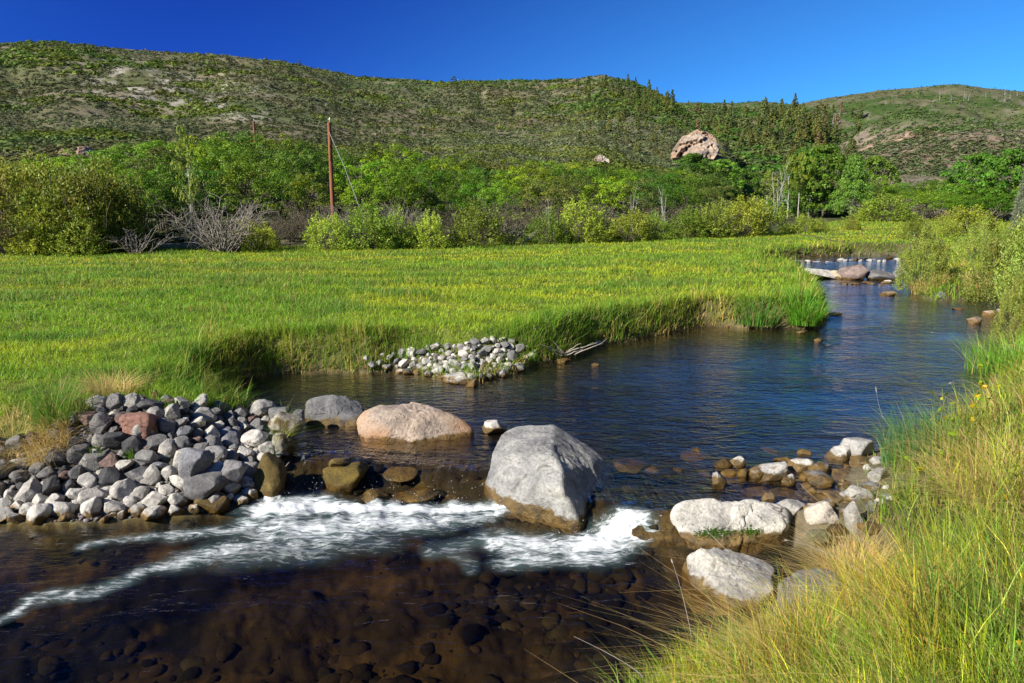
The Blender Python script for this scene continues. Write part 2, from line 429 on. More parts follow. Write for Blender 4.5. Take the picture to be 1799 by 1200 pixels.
# ------------------------------------------------------------------ world, sun, camera
SUN_AZ, SUN_EL = R(-124), R(33)
SUN = Vector((math.sin(SUN_AZ)*math.cos(SUN_EL), math.cos(SUN_AZ)*math.cos(SUN_EL), math.sin(SUN_EL)))
def build_world():
    w = bpy.data.worlds.new('World'); SC.world = w; w.use_nodes = True
    nt = w.node_tree; nt.nodes.clear()
    sky = N(nt, 'ShaderNodeTexSky'); sky.sky_type = 'NISHITA'; sky.sun_disc = False
    sky.sun_elevation = SUN_EL; sky.sun_rotation = SUN_AZ
    sky.altitude = 2100; sky.air_density = 1.0; sky.dust_density = 0.25; sky.ozone_density = 3.0
    # a polarising filter: the sky at a right angle to the sun is the darkest and bluest
    tc = N(nt, 'ShaderNodeTexCoord')
    nrm = N(nt, 'ShaderNodeVectorMath'); nrm.operation = 'NORMALIZE'; nt.links.new(tc.outputs['Generated'], nrm.inputs[0])
    dt = N(nt, 'ShaderNodeVectorMath'); dt.operation = 'DOT_PRODUCT'; dt.inputs[1].default_value = SUN; nt.links.new(nrm.outputs[0], dt.inputs[0])
    c2 = math_n(nt, 'POWER', math_n(nt, 'ABSOLUTE', dt.outputs['Value']), 2.0)
    pol = math_n(nt, 'DIVIDE', math_n(nt, 'SUBTRACT', 1.0, c2), math_n(nt, 'ADD', 1.0, c2))
    pol = math_n(nt, 'POWER', pol, 1.7)
    filt = mixc(nt, pol, (.17, .52, .76), (.034, .120, .47))
    col = mixc(nt, 1.0, sky.outputs[0], filt, 'MULTIPLY')
    bg = N(nt, 'ShaderNodeBackground'); bg.inputs['Strength'].default_value = .11
    nt.links.new(col, bg.inputs['Color'])
    out = N(nt, 'ShaderNodeOutputWorld'); nt.links.new(bg.outputs[0], out.inputs[0])
    ld = bpy.data.lights.new('sun', 'SUN'); ld.energy = 4.6; ld.angle = R(.53); ld.color = (1.0, .93, .80)
    lo = bpy.data.objects.new('sun', ld); link(lo); lo.location = (-30, -25, 30)
    lo.rotation_euler = SUN.to_track_quat('Z', 'Y').to_euler()
    cam = bpy.data.cameras.new('camera'); co = bpy.data.objects.new('camera', cam); link(co)
    cam.sensor_width = 36; cam.lens = 36 * FPX / 1799; cam.clip_start = .05; cam.clip_end = 6000
    co.location = (0, 0, CAM_H); co.rotation_euler = (R(90) - PITCH, 0, 0)
    SC.camera = co
    vs = SC.view_settings; vs.view_transform = 'Standard'; vs.look = 'None'; vs.exposure = 1.0; vs.gamma = 1
    SC.cycles.use_adaptive_sampling = True
    SC.cycles.max_bounces = 6; SC.cycles.diffuse_bounces = 2; SC.cycles.glossy_bounces = 2; SC.cycles.transparent_max_bounces = 12
    SC.cycles.transmission_bounces = 4
    SC.cycles.caustics_reflective = False; SC.cycles.caustics_refractive = False
    SC.render.resolution_x, SC.render.resolution_y = 1024, 683
build_world()

# ------------------------------------------------------------------ ground sheet
def hill_colour(x, y, kind):
    """soil and low herb colour of the slopes"""
    n = fbm(x/38, y/38, 0, 61, 4); n2 = fbm(x/11, y/11, 0, 62, 3); n3 = fbm(x/90, y/60, 0, 63, 3)
    c = mix((.165, .145, .09), (.11, .115, .05), ss(n*1.6 + .5))
    c = mix(c, (.052, .095, .018), ss((n3 + .05)*2.6) * .75)
    c = mix(c, (.19, .165, .115), ss((n2 - .12)*3) * .55)
    # the pale scree on the left slope
    az = np.arctan2(x, y); r = np.hypot(x, y)
    a0, a1 = az_tan(140, 160)[0], az_tan(470, 180)[0]
    el = (ground_z_cache(x, y) - CAM_H) / r
    e0 = az_tan(300, 158)[1]
    scree = ss(1.25 - np.abs((az - (a0+a1)/2) / ((a1-a0)*.55))**2) * ss(1.2 - np.abs((el - e0 + (az - (a0+a1)/2)*.10)/.030)**2)
    c = mix(c, (.30, .28, .235), scree * ss((fbm(x/5, y/5, 0, 66, 3) + .1)*3) * (kind == 3))
    d = kind == 6
    cd = mix((.215, .175, .135), (.27, .19, .145), ss(n*2 + .5)); cd = mix(cd, (.10, .105, .06), ss((n2 + .1)*2)*.45)
    cd = mix(cd, (.07, .105, .03), ss((el - az_tan(1600, 232)[1]) / .02))
    c = np.where(d[:, None], cd, c)
    f = (kind == 4) | (kind == 5)
    cf = mix((.05, .085, .02), (.105, .105, .055), ss(n*2.4 + .45)); cf = mix(cf, (.21, .18, .15), ss((n2 - .2)*4)*.45)
    c = np.where(f[:, None], cf, c)
    return c
_gz = {}
def ground_z_cache(x, y): return ground(x, y)

def build_ground():
    fine = np.arange(R(-49), R(49), R(.2)); coarse = np.arange(R(49), R(311), R(4.0))
    th = np.concatenate([fine, coarse]); rr = np.exp(np.arange(math.log(.5), math.log(2600), .0092))
    T, RR = np.meshgrid(th, rr)
    X = np.sin(T)*RR; Y = np.cos(T)*RR
    Z, K, D, Q = ground(X, Y, True)
    nr, nt_ = X.shape
    V = np.stack([X, Y, Z], -1).reshape(-1, 3)
    i, j = np.meshgrid(np.arange(nr-1), np.arange(nt_), indexing='ij'); j2 = (j+1) % nt_
    F = np.stack([i*nt_+j, (i+1)*nt_+j, (i+1)*nt_+j2, i*nt_+j2], -1).reshape(-1, 4)[:, ::-1]
    Kf = K.ravel()[F[:, 0]]
    x, y, k, d = V[:, 0], V[:, 1], K.ravel(), D.ravel()
    C = np.zeros((len(V), 3))
    # meadow and banks
    n = fbm(x*.6, y*.6, 0, 71, 3); n2 = fbm(x*4, y*4, 0, 72, 3)
    mead = mix((.10, .13, .022), (.13, .15, .03), ss(n+.5)); mead = mix(mead, (.13, .10, .06), ss(1.1 - d/.7)*.8)
    r = np.hypot(x, y)
    brush_floor = mix((.05, .075, .015), (.10, .085, .045), ss(n*1.8+.5))
    mead = mix(mead, brush_floor, ss((r - edge_r(np.arctan2(x, y)) - 1)/4))
    bank = mix((.11, .09, .05), (.075, .08, .022), ss(n2+.5)); bank = mix(bank, (.15, .125, .09), ss(1.1 - d/.8)*.7)
    bed = mix((.007, .0075, .006), (.030, .0225, .009), ss(fbm(x*1.3, y*1.3, 0, 73, 3)*1.8+.45)); bed = mix(bed, (.066, .045, .013), ss((n2-.05)*3)*.7)
    up_ = poly_dist(U_POLY, x, y)[2] & (d < -.25); bed = mix(bed, (.010, .011, .009), up_*.75)
    _, _, onheap = poly_dist(HEAP_POLY, x, y)
    mead = mix(mead, mix((.055, .05, .045), (.10, .095, .085), ss(n2+.5)), onheap*.95)
    C = np.where((k == 0)[:, None], mead, np.where((k == 2)[:, None], bank, bed))
    h = k >= 3
    C[h] = hill_colour(x[h], y[h], k[h])
    spec = [(0, 'meadow', M_SOIL, 'flat meadow floor beside the river under the green grass'),
            (1, 'riverbed', M_SOIL, 'brown algae covered bed of the river under clear water'),
            (2, 'riverbank', M_SOIL, 'sloping earth bank of the river on the photographer side'),
            (3, 'hillside', M_HILL, 'long brushy hillside with pale scree rising behind the thicket'),
            (4, 'forested_slope', M_HILL, 'slope of conifers in the gap between the two hills'),
            (5, 'far_hill', M_HILL, 'farthest green hill on the skyline behind the dry knoll'),
            (6, 'dry_hill', M_HILL, 'dry tan knoll with sparse sagebrush behind the cottonwoods')]
    for kk, nm, mat, lab in spec:
        f = F[Kf == kk]
        if not len(f): continue
        used, inv = np.unique(f, return_inverse=True)
        tag(obj(nm, mesh_np(nm, V[used], inv.reshape(-1, 4), mat, C[used], True)), lab, nm.replace('_', ' '), None, 'structure')
build_ground()

# ------------------------------------------------------------------ water
FOAM = [  # px py px py radius intensity  (white water below the falls)
    (880,893,720,897,.11,.86),(720,897,560,890,.14,.92),(560,888,470,896,.20,.92),(600,918,770,918,.20,.66),(480,930,600,930,.30,.66),(860,905,780,915,.16,.62),
    (470,893,430,925,.16,.70),(430,925,300,945,.10,.56),(310,938,150,958,.07,.46),(440,955,330,985,.18,.56),(330,985,240,1008,.12,.54),(240,1008,160,1042,.09,.52),
    (160,1042,60,1052,.09,.56),(60,1056,0,1088,.05,.62),(0,1088,-80,1120,.05,.6),(420,965,560,955,.30,.46),(520,960,660,950,.25,.38),
    (1100,942,1000,960,.16,.92),(1000,958,870,952,.17,.68),(900,980,1040,982,.16,.62),(850,952,760,968,.13,.42),(1095,950,1060,976,.15,.62),(790,965,830,1000,.08,.36)]
FALLS = [(765,852,765,885,.07,.6),(800,845,805,885,.08,.75),(840,848,850,886,.09,.85),(875,862,885,895,.07,.8),(655,858,650,880,.07,.55),(690,858,690,880,.05,.45),
         (470,843,462,866,.07,.9),(487,838,480,862,.06,.7),(540,800,530,808,.07,.5),(1090,908,1085,940,.05,.75),(1112,920,1105,948,.04,.65),(1065,890,1062,935,.05,.7),
         (600,812,620,800,.04,.35),(560,850,545,880,.06,.5),(730,860,725,885,.06,.5)]
FAR_FALLS = [(1395,459,1450,460,.25,.8),(1450,461,1500,461,.15,.5),(1345,468,1365,467,.2,.5),(1430,494,1500,497,.12,.35)]
def capsule(x, y, a, b, rad):
    ex, ey = b[0]-a[0], b[1]-a[1]
    t = np.clip(((x-a[0])*ex + (y-a[1])*ey)/(ex*ex+ey*ey+1e-9), 0, 1)
    d = np.hypot(x-a[0]-t*ex, y-a[1]-t*ey)
    return np.exp(-(d/(rad*1.35))**2)
def build_water():
    th = np.arange(R(-52), R(52), R(.16)); rr = np.exp(np.arange(math.log(1.4), math.log(46), .0062))
    T, RR = np.meshgrid(th, rr); X = np.sin(T)*RR; Y = np.cos(T)*RR
    shp = X.shape; x = X.ravel(); y = Y.ravel()
    dU, eU, iU = poly_dist(U_POLY, x, y); dL, eL, iL = poly_dist(L_POLY, x, y); dR = poly_dist(R_POLY, x, y)[0]
    wl = water_level(x, y, dU, dL)
    g = ground(x, y)
    d = np.minimum(np.minimum(dU, dL), dR)
    foam = np.zeros(len(x)); fall = np.zeros(len(x))
    near = y < 12
    xn, yn = x[near], y[near]
    wx = xn + .10*fbm(xn*3, yn*3, 0, 81, 3); wy = yn + .08*fbm(xn*3, yn*3, 5, 82, 3)
    for a, b, c, e, rad, s in FOAM:
        foam[near] = np.maximum(foam[near], s*capsule(wx, wy, P(a, b, 0)[:2], P(c, e, 0)[:2], rad))
    for a, b, c, e, rad, s in FALLS:
        fall[near] = np.maximum(fall[near], s*capsule(wx, wy, P(a, b, .26)[:2], P(c, e, .03)[:2], rad))
    for a, b, c, e, rad, s in FAR_FALLS:
        foam = np.maximum(foam, s*capsule(x, y, P(a, b, FARPOOL)[:2], P(c, e, FARPOOL)[:2], rad))
    rapid = ss((.9 - dR)/.9)*(y < 12)
    z = wl.copy()
    turb = np.clip(foam*1.1 + fall + .35*rapid*(dL < .5), 0, 1)
    z += turb*(.046*fbm(x*5, y*9, 0, 83, 3) + .018*fbm(x*11, y*22, 0, 84, 2)) + np.where(dR < .02, .022*fbm(x*9, y*2.5, 0, 85, 3), 0)
    z += .006*fbm(x*2.2, y*3.2, 0, 86, 2) + np.clip(foam, 0, 1)*.015
    depth = np.clip(wl - g, 0, 1.2)
    V = np.stack([x, y, z], -1)
    nr, n2 = shp
    i, j = np.meshgrid(np.arange(nr-1), np.arange(n2-1), indexing='ij')
    F = np.stack([i*n2+j, (i+1)*n2+j, (i+1)*n2+j+1, i*n2+j+1], -1).reshape(-1, 4)[:, ::-1]
    ok = (z > g - .03) & (d < .6)
    F = F[ok[F].any(1)]
    used, inv = np.unique(F, return_inverse=True)
    m, nt, out = new_mat('river_water')
    geo = N(nt, 'ShaderNodeNewGeometry'); pos = geo.outputs['Position']
    A = lambda s: N(nt, 'ShaderNodeAttribute', attribute_name=s).outputs['Fac']
    foam_a, fall_a, dep, rap = A('foam'), A('fall'), A('depth'), A('rapid')
    # ripples
    v1 = mapping(nt, pos, (3.2, 7.5, 3), (0, 0, R(12))); v2 = mapping(nt, pos, (9, 17, 9), (0, 0, R(-9)))
    r1 = noise(nt, v1, 1.0, 3, .55, .6); r2 = noise(nt, v2, 1.0, 3, .6, .4)
    gust = ramp(nt, [(.32, (.35,)*3), (.62, (1.0,)*3)], noise(nt, mapping(nt, pos, (.35, .8, 1)), 1.0, 3, .5)).outputs[0]
    h = math_n(nt, 'MULTIPLY', math_n(nt, 'ADD', math_n(nt, 'MULTIPLY', r1, 1.0), math_n(nt, 'MULTIPLY', r2, .42)), gust)
    vf = mapping(nt, pos, (16, 3.0, 3.0), (0, 0, R(-12)))
    rf = noise(nt, vf, 1.0, 4, .6, .5)
    h = math_n(nt, 'MULTIPLY', h, math_n(nt, 'ADD', .35, math_n(nt, 'MULTIPLY', A('upper'), .65)))
    h = math_n(nt, 'ADD', h, math_n(nt, 'MULTIPLY', math_n(nt, 'MULTIPLY', rf, rap), .9))
    bp = N(nt, 'ShaderNodeBump'); bp.inputs['Strength'].default_value = 1.0; bp.inputs['Distance'].default_value = .048
    nt.links.new(h, bp.inputs['Height'])
    fr = N(nt, 'ShaderNodeFresnel'); bfi = N(nt, 'ShaderNodeMapRange'); nt.links.new(geo.outputs['Backfacing'], bfi.inputs[0]); bfi.inputs[3].default_value = 1.333; bfi.inputs[4].default_value = .7502
    nt.links.new(bfi.outputs[0], fr.inputs['IOR']); nt.links.new(bp.outputs[0], fr.inputs['Normal'])
    gl = N(nt, 'ShaderNodeBsdfGlossy'); gl.inputs['Roughness'].default_value = .045; gl.inputs['Color'].default_value = (1, 1, 1, 1); nt.links.new(bp.outputs[0], gl.inputs['Normal'])
    tr = N(nt, 'ShaderNodeBsdfTransparent')
    # absorption grows with the depth of the water
    ab = ramp(nt, [(0, (.97, .95, .90)), (.12, (.88, .82, .70)), (.35, (.66, .58, .46)), (.8, (.30, .30, .28)), (1, (.18, .20, .20))], dep)
    nt.links.new(ab.outputs[0], tr.inputs['Color'])
    frp = ramp(nt, [(.02, (.008,)*3), (.08, (.040,)*3), (.13, (.15,)*3), (.20, (.32,)*3), (.45, (.72,)*3), (1, (1,)*3)], fr.outputs[0]).outputs[0]
    w = N(nt, 'ShaderNodeMixShader'); nt.links.new(frp, w.inputs[0]); nt.links.new(tr.outputs[0], w.inputs[1]); nt.links.new(gl.outputs[0], w.inputs[2])
    # air bubbles under the surface (teal), then white foam on top
    tn = noise(nt, mapping(nt, pos, (2.6, 9, 5), (0, 0, R(-14))), 1.0, 5, .62, .9)
    tn2 = noise(nt, mapping(nt, pos, (8, 30, 13), (0, 0, R(-14))), 1.0, 5, .66, .7)
    ridge = math_n(nt, 'SUBTRACT', 1.0, math_n(nt, 'MULTIPLY', math_n(nt, 'ABSOLUTE', math_n(nt, 'SUBTRACT', tn, .5)), 5.0), True)
    tex = math_n(nt, 'ADD', math_n(nt, 'MULTIPLY', ridge, .40), math_n(nt, 'MULTIPLY', tn2, .75))
    fv = math_n(nt, 'SUBTRACT', math_n(nt, 'ADD', foam_a, math_n(nt, 'MULTIPLY', tex, 1.15)), 1.12)
    white = ramp(nt, [(.0, (0,)*3), (.25, (.22,)*3), (.55, (.74,)*3), (.9, (.97,)*3)], math_n(nt, 'MULTIPLY', fv, 1.35, True)).outputs[0]
    strk = noise(nt, mapping(nt, pos, (34, 4, 7), (0, 0, R(-8))), 1.0, 4, .7, .4)
    fw = ramp(nt, [(.0, (0,)*3), (.3, (.25,)*3), (1, (.85,)*3)], math_n(nt, 'MULTIPLY', math_n(nt, 'SUBTRACT', math_n(nt, 'ADD', fall_a, strk), .98), 2.0, True)).outputs[0]
    white = math_n(nt, 'MAXIMUM', white, fw)
    teal = ramp(nt, [(.10, (0,)*3), (.75, (.66,)*3)], math_n(nt, 'MULTIPLY', foam_a, math_n(nt, 'ADD', .55, math_n(nt, 'MULTIPLY', tn, .8)), True)).outputs[0]
    td = N(nt, 'ShaderNodeBsdfDiffuse'); td.inputs['Color'].default_value = (.10, .155, .16, 1)
    wd = N(nt, 'ShaderNodeBsdfPrincipled'); wd.inputs['Base Color'].default_value = (.80, .83, .85, 1); wd.inputs['Roughness'].default_value = .6
    fb = N(nt, 'ShaderNodeBump'); fb.inputs['Strength'].default_value = .45; fb.inputs['Distance'].default_value = .03; nt.links.new(tex, fb.inputs['Height']); nt.links.new(fb.outputs[0], wd.inputs['Normal'])
    under = N(nt, 'ShaderNodeMixShader'); nt.links.new(teal, under.inputs[0]); nt.links.new(w.outputs[0], under.inputs[1]); nt.links.new(td.outputs[0], under.inputs[2])
    fin = N(nt, 'ShaderNodeMixShader'); nt.links.new(white, fin.inputs[0]); nt.links.new(under.outputs[0], fin.inputs[1]); nt.links.new(wd.outputs[0], fin.inputs[2])
    nt.links.new(fin.outputs[0], out.inputs[0])
    me = mesh_np('river', V[used], inv.reshape(-1, 4), m, None, True,
                 dict(foam=foam[used], fall=fall[used], depth=depth[used], rapid=rapid[used], upper=np.clip(wl/UP, 0, 1)[used]))
    tag(obj('river', me), 'clear blue river with a white cascade over the boulder weir', 'river', None, 'structure')
build_water()

# ------------------------------------------------------------------ geometry builders
class MB:
    """collects quads (and colours) into one mesh"""
    def __init__(s): s.V, s.F, s.C, s.n = [], [], [], 0
    def add(s, V, F, C=(.1, .1, .1)):
        V = np.asarray(V, float); C = np.asarray(C, float)
        if C.ndim == 1: C = np.broadcast_to(C, (len(V), 3))
        s.V.append(V); s.F.append(np.asarray(F, np.int64) + s.n); s.C.append(C); s.n += len(V); return s
    def mesh(s, name, mat, smooth=False):
        return mesh_np(name, np.concatenate(s.V), np.concatenate(s.F), mat, np.concatenate(s.C), smooth)

def unit(v): return v / (np.linalg.norm(v, axis=-1, keepdims=True) + 1e-12)
def rand_dir(n): return unit(rng.normal(size=(n, 3)))

def leaf_quads(pos, nrm, size, aspect=.6, col=None, along=None):
    """diamond leaves: pos (n,3), nrm (n,3), size (n,)"""
    n = len(pos); size = np.broadcast_to(size, (n,))[:, None]
    a = rand_dir(n) if along is None else along
    u = unit(np.cross(nrm, a)); v = np.cross(u, nrm) if along is None else unit(a)
    V = np.stack([pos - v*size*.5, pos + u*size*aspect*.5 + v*size*.05, pos + v*size*.5, pos - u*size*aspect*.5 + v*size*.05], 1)
    F = np.arange(n*4).reshape(n, 4)
    return V.reshape(-1, 3), F, (None if col is None else np.repeat(col, 4, 0))

def tube(path, rad, ns=5):
    path = np.asarray(path, float); rad = np.broadcast_to(np.asarray(rad, float), (len(path),))
    t = unit(np.gradient(path, axis=0)); ref = np.array([.31, .93, .17]); 
    u = unit(np.cross(t, ref)); v = np.cross(t, u)
    a = np.arange(ns)/ns*2*np.pi
    V = path[:, None] + rad[:, None, None]*(np.cos(a)[None, :, None]*u[:, None] + np.sin(a)[None, :, None]*v[:, None])
    m = len(path); i, j = np.meshgrid(np.arange(m-1), np.arange(ns), indexing='ij'); j2 = (j+1) % ns
    F = np.stack([i*ns+j, i*ns+j2, (i+1)*ns+j2, (i+1)*ns+j], -1).reshape(-1, 4)
    return V.reshape(-1, 3), F

def grow(p0, d0, length, segs=6, wander=.25, up=.0, droop=.0):
    p = [np.array(p0, float)]; d = unit(np.array(d0, float))
    for i in range(segs):
        d = unit(d + rng.normal(size=3)*wander/segs**.5 + np.array([0, 0, up - droop*i/segs])/segs*2)
        p.append(p[-1] + d*length/segs)
    return np.array(p)

def stamps(V0, F0, C0, pos, scale, rotz, tint=None, tilt=None):
    """copies of one small shape inside ONE mesh (only for uncountable cover)"""
    n = len(pos); scale = np.asarray(scale, float)
    if scale.ndim == 1: scale = np.repeat(scale[:, None], 3, 1)
    c, s = np.cos(rotz), np.sin(rotz)
    v = V0[None]*scale[:, None]
    X = v[..., 0]*c[:, None] - v[..., 1]*s[:, None]; Y = v[..., 0]*s[:, None] + v[..., 1]*c[:, None]
    W = np.stack([X, Y, v[..., 2]], -1) + pos[:, None]
    F = F0[None] + (np.arange(n)*len(V0))[:, None, None]
    C = np.broadcast_to(C0[None], (n,)+C0.shape) if tint is None else C0[None]*tint[:, None]
    return W.reshape(-1, 3), F.reshape(-1, F0.shape[1]), C.reshape(-1, 3)

def vary(col, n, hue=.18, val=.3):
    c = np.asarray(col, float)[None]*(1 + rng.normal(size=(n, 1))*val*.5)
    return np.clip(c*(1 + rng.normal(size=(n, 3))*hue*.5), .004, .9)

def crown_clumps(cl, cr, per, size, col, flat=.75, aspect=.62, upb=.35, col2=None):
    """leaf clumps: centres cl (m,3), radii cr (m,), leaves on and in each clump"""
    m = len(cl); d = rand_dir(m*per).reshape(m, per, 3); d[..., 2] = np.where(d[..., 2] < -.35, -d[..., 2], d[..., 2])
    rad = rng.uniform(.55, 1.0, (m, per, 1))**.6
    off = d*rad*cr[:, None, None]*np.array([1, 1, flat])
    pos = (cl[:, None] + off).reshape(-1, 3)
    nrm = unit(d.reshape(-1, 3)*1.1 + rng.normal(size=(m*per, 3))*.42 + np.array([0, 0, upb]))
    cc = vary(col, m, .12, .22)
    if col2 is not None: cc = mix(cc, vary(col2, m, .1, .2), rng.random(m)**1.5)
    c = np.repeat(cc, per, 0)*(1 + rng.normal(size=(m*per, 1))*.16)
    sz = size*rng.uniform(.65, 1.35, m*per)
    return leaf_quads(pos, nrm, sz, aspect, np.clip(c, .003, .9))

def scatter_ball(n, a, zc, zr, shell=.55, lobes=5, la=.22, seed=0):
    """centres inside an uneven crown volume; a horizontal radius"""
    d = rand_dir(n); rr = rng.uniform(shell**3, 1, n)**(1/3)
    k = 1 + la*vnoise(d[:, 0]*1.7+seed, d[:, 1]*1.7, d[:, 2]*1.7, seed)*1.6
    return np.stack([d[:, 0]*a*rr*k, d[:, 1]*a*rr*k, zc + d[:, 2]*zr*rr*k], -1)

# -- colours of foliage (albedo)
OAK = (.085, .165, .012); OAK2 = (.125, .19, .012); OAKD = (.055, .115, .014)
WILLOW = (.150, .205, .036); WILLOW2 = (.20, .245, .04); WILLOWD = (.105, .160, .030)
SAGE = (.112, .124, .070)

PARTS = {}      # kind -> list of prototypes: list of (part name, mesh)
def proto(kind, parts): PARTS.setdefault(kind, []).append(parts)

def make_oak(seed, col, col2, bare=.0):
    mb = MB(); cl = scatter_ball(50, .40, .60, .34, .55, seed=seed); cl = cl[cl[:, 2] > .14]
    cr = rng.uniform(.06, .135, len(cl))
    mb.add(*crown_clumps(cl, cr, 120, .022, col, col2=col2))
    st = MB()
    for k in range(7):
        a = rng.uniform(0, 6.28); b = np.array([math.cos(a), math.sin(a), 0])*rng.uniform(.02, .2)
        p = grow((*b[:2], -.03), (b[0]*1.2, b[1]*1.2, 1), rng.uniform(.45, .75), 6, .3, .1)
        st.add(*tube(p, np.linspace(.014, .005, 7), 5))
        for q in range(3):
            i = rng.integers(2, 6); p2 = grow(p[i], rng.normal(size=3)*[1, 1, .5] + [0, 0, .5], rng.uniform(.15, .3), 4, .3)
            st.add(*tube(p2, np.linspace(.006, .002, 5), 4))
    proto('oak', [('crown', mb.mesh('oak_crown', M_LEAF)), ('trunk', st.mesh('oak_stems', M_BARK, True))])

def make_willow(seed, col, col2, kind='willow', tall=False, per=20, leaf=(.03, .052), nst=40):
    """dense shrub of upright sprays down to the ground"""
    mb = MB(); n = 330 if not tall else 420
    d = rand_dir(n); d[:, 2] = np.abs(d[:, 2])
    k = 1 + .25*vnoise(d[:, 0]*2.2 + seed*3, d[:, 1]*2.2, d[:, 2]*2.2, seed)
    rr = rng.uniform(.5, 1, n)**.5
    tip = np.stack([d[:, 0]*.47*rr*k, d[:, 1]*.47*rr*k, .06 + (.90*d[:, 2]*rr + .04*rng.random(n))*k], -1)
    dirs = unit(tip - np.array([0, 0, -.35]) + rng.normal(size=(n, 3))*.18)
    L = rng.uniform(.10, .20, n)
    t = rng.uniform(-1, .15, (n, per, 1))
    pos = tip[:, None] + dirs[:, None]*L[:, None, None]*t + rng.normal(size=(n, per, 3))*.018
    along = unit(dirs[:, None] + rng.normal(size=(n, per, 3))*.65).reshape(-1, 3)
    nrm = unit(rng.normal(size=(n*per, 3)) + np.repeat(d, per, 0)*.6)
    cc = mix(vary(col, n, .1, .25), vary(col2, n, .1, .2), rng.random(n)**1.3)
    c = np.clip(np.repeat(cc, per, 0)*(1 + rng.normal(size=(n*per, 1))*.15), .003, .9)
    pos = pos.reshape(-1, 3); pos[:, 2] = np.maximum(pos[:, 2], .01)
    mb.add(*leaf_quads(pos, nrm, rng.uniform(*leaf, n*per), .38, c, along))
    st = MB()
    for i in range(nst):
        a = rng.uniform(0, 6.28); b = np.array([math.cos(a), math.sin(a)])*rng.uniform(.0, .14)
        p = grow((*b, -.02), (b[0]*3 + rng.normal()*.25, b[1]*3 + rng.normal()*.25, 1), rng.uniform(.5, .98), 5, .2)
        st.add(*tube(p, np.linspace(.006, .0018, 6), 3))
    proto(kind, [('foliage', mb.mesh(kind + '_foliage', M_LEAF)), ('stems', st.mesh(kind + '_stems', M_TWIG if seed % 2 else M_BARK, True))])

def make_bare(seed, kind='bare_shrub', leaves=700, mat=None, leafcol=(.12, .11, .05), n=46, fan=1.0, thick=.007):
    st = MB(); tips = []
    for i in range(n):
        a = rng.uniform(0, 6.28); b = np.array([math.cos(a), math.sin(a)])*rng.uniform(.0, .16)
        p = grow((*b, -.02), (b[0]*3.5*fan + rng.normal()*.3*fan, b[1]*3.5*fan + rng.normal()*.3*fan, 1), rng.uniform(.55, 1.0), 6, .3)
        st.add(*tube(p, np.linspace(thick, thick*.3, 7), 4))
        for q in range(6):
            i0 = rng.integers(2, 7); p2 = grow(p[i0], (p[i0]-p[i0-1])/.15 + rng.normal(size=3)*.75, rng.uniform(.12, .32), 4, .35)
            st.add(*tube(p2, np.linspace(thick*.45, thick*.15, 5), 3)); tips.append(p2)
    out = [('branches', st.mesh(kind + '_branches', mat or M_TWIG, True))]
    if leaves:
        tp = np.concatenate(tips); q = tp[rng.integers(0, len(tp), leaves)] + rng.normal(size=(leaves, 3))*.025
        mb = MB(); mb.add(*leaf_quads(q, rand_dir(leaves), rng.uniform(.018, .036, leaves), .5, vary(leafcol, leaves, .25, .4)))
        out.append(('foliage', mb.mesh(kind + '_foliage', M_LEAF)))
    proto(kind, out)

def make_tall_tree(seed, kind, col, col2, shape, trunk_mat, trunks=1, low=.12, n=70, per=70, leaf=.026, tr=.022, limbs=12, cr=(.05, .11)):
    """shape(z01) gives the crown radius at that share of its height"""
    mb = MB(); z = rng.uniform(low, 1, n)**.9; a = rng.uniform(0, 6.28, n)
    rad = np.array([shape((q-low)/(1-low)) for q in z])*np.sqrt(rng.uniform(.15, 1, n))*(1 + .25*rng.normal(size=n)*.6)
    cl = np.stack([np.cos(a)*rad, np.sin(a)*rad, np.minimum(z, .96)], -1)
    mb.add(*crown_clumps(cl, rng.uniform(*cr, n), per, leaf, col, .85, .6, .25, col2))
    st = MB()
    for k in range(trunks):
        a = rng.uniform(0, 6.28); o = np.array([math.cos(a), math.sin(a)])*(.0 if trunks == 1 else rng.uniform(.03, .16))
        p = grow((*o, -.02), (o[0]*.5, o[1]*.5, 1), rng.uniform(.75, .92), 8, .12)
        st.add(*tube(p, np.linspace(tr, tr*.25, 9)*rng.uniform(.75, 1.1), 7))
        for q in range(limbs//trunks + 2):
            i0 = rng.integers(2, 8); p2 = grow(p[i0], rng.normal(size=3)*[1, 1, .2] + [0, 0, .8], rng.uniform(.12, .3), 4, .25)
            st.add(*tube(p2, np.linspace(tr*.35, tr*.08, 5), 4))
    proto(kind, [('crown', mb.mesh(kind + '_crown', M_LEAF)), ('trunk', st.mesh(kind + '_trunk', trunk_mat, True))])

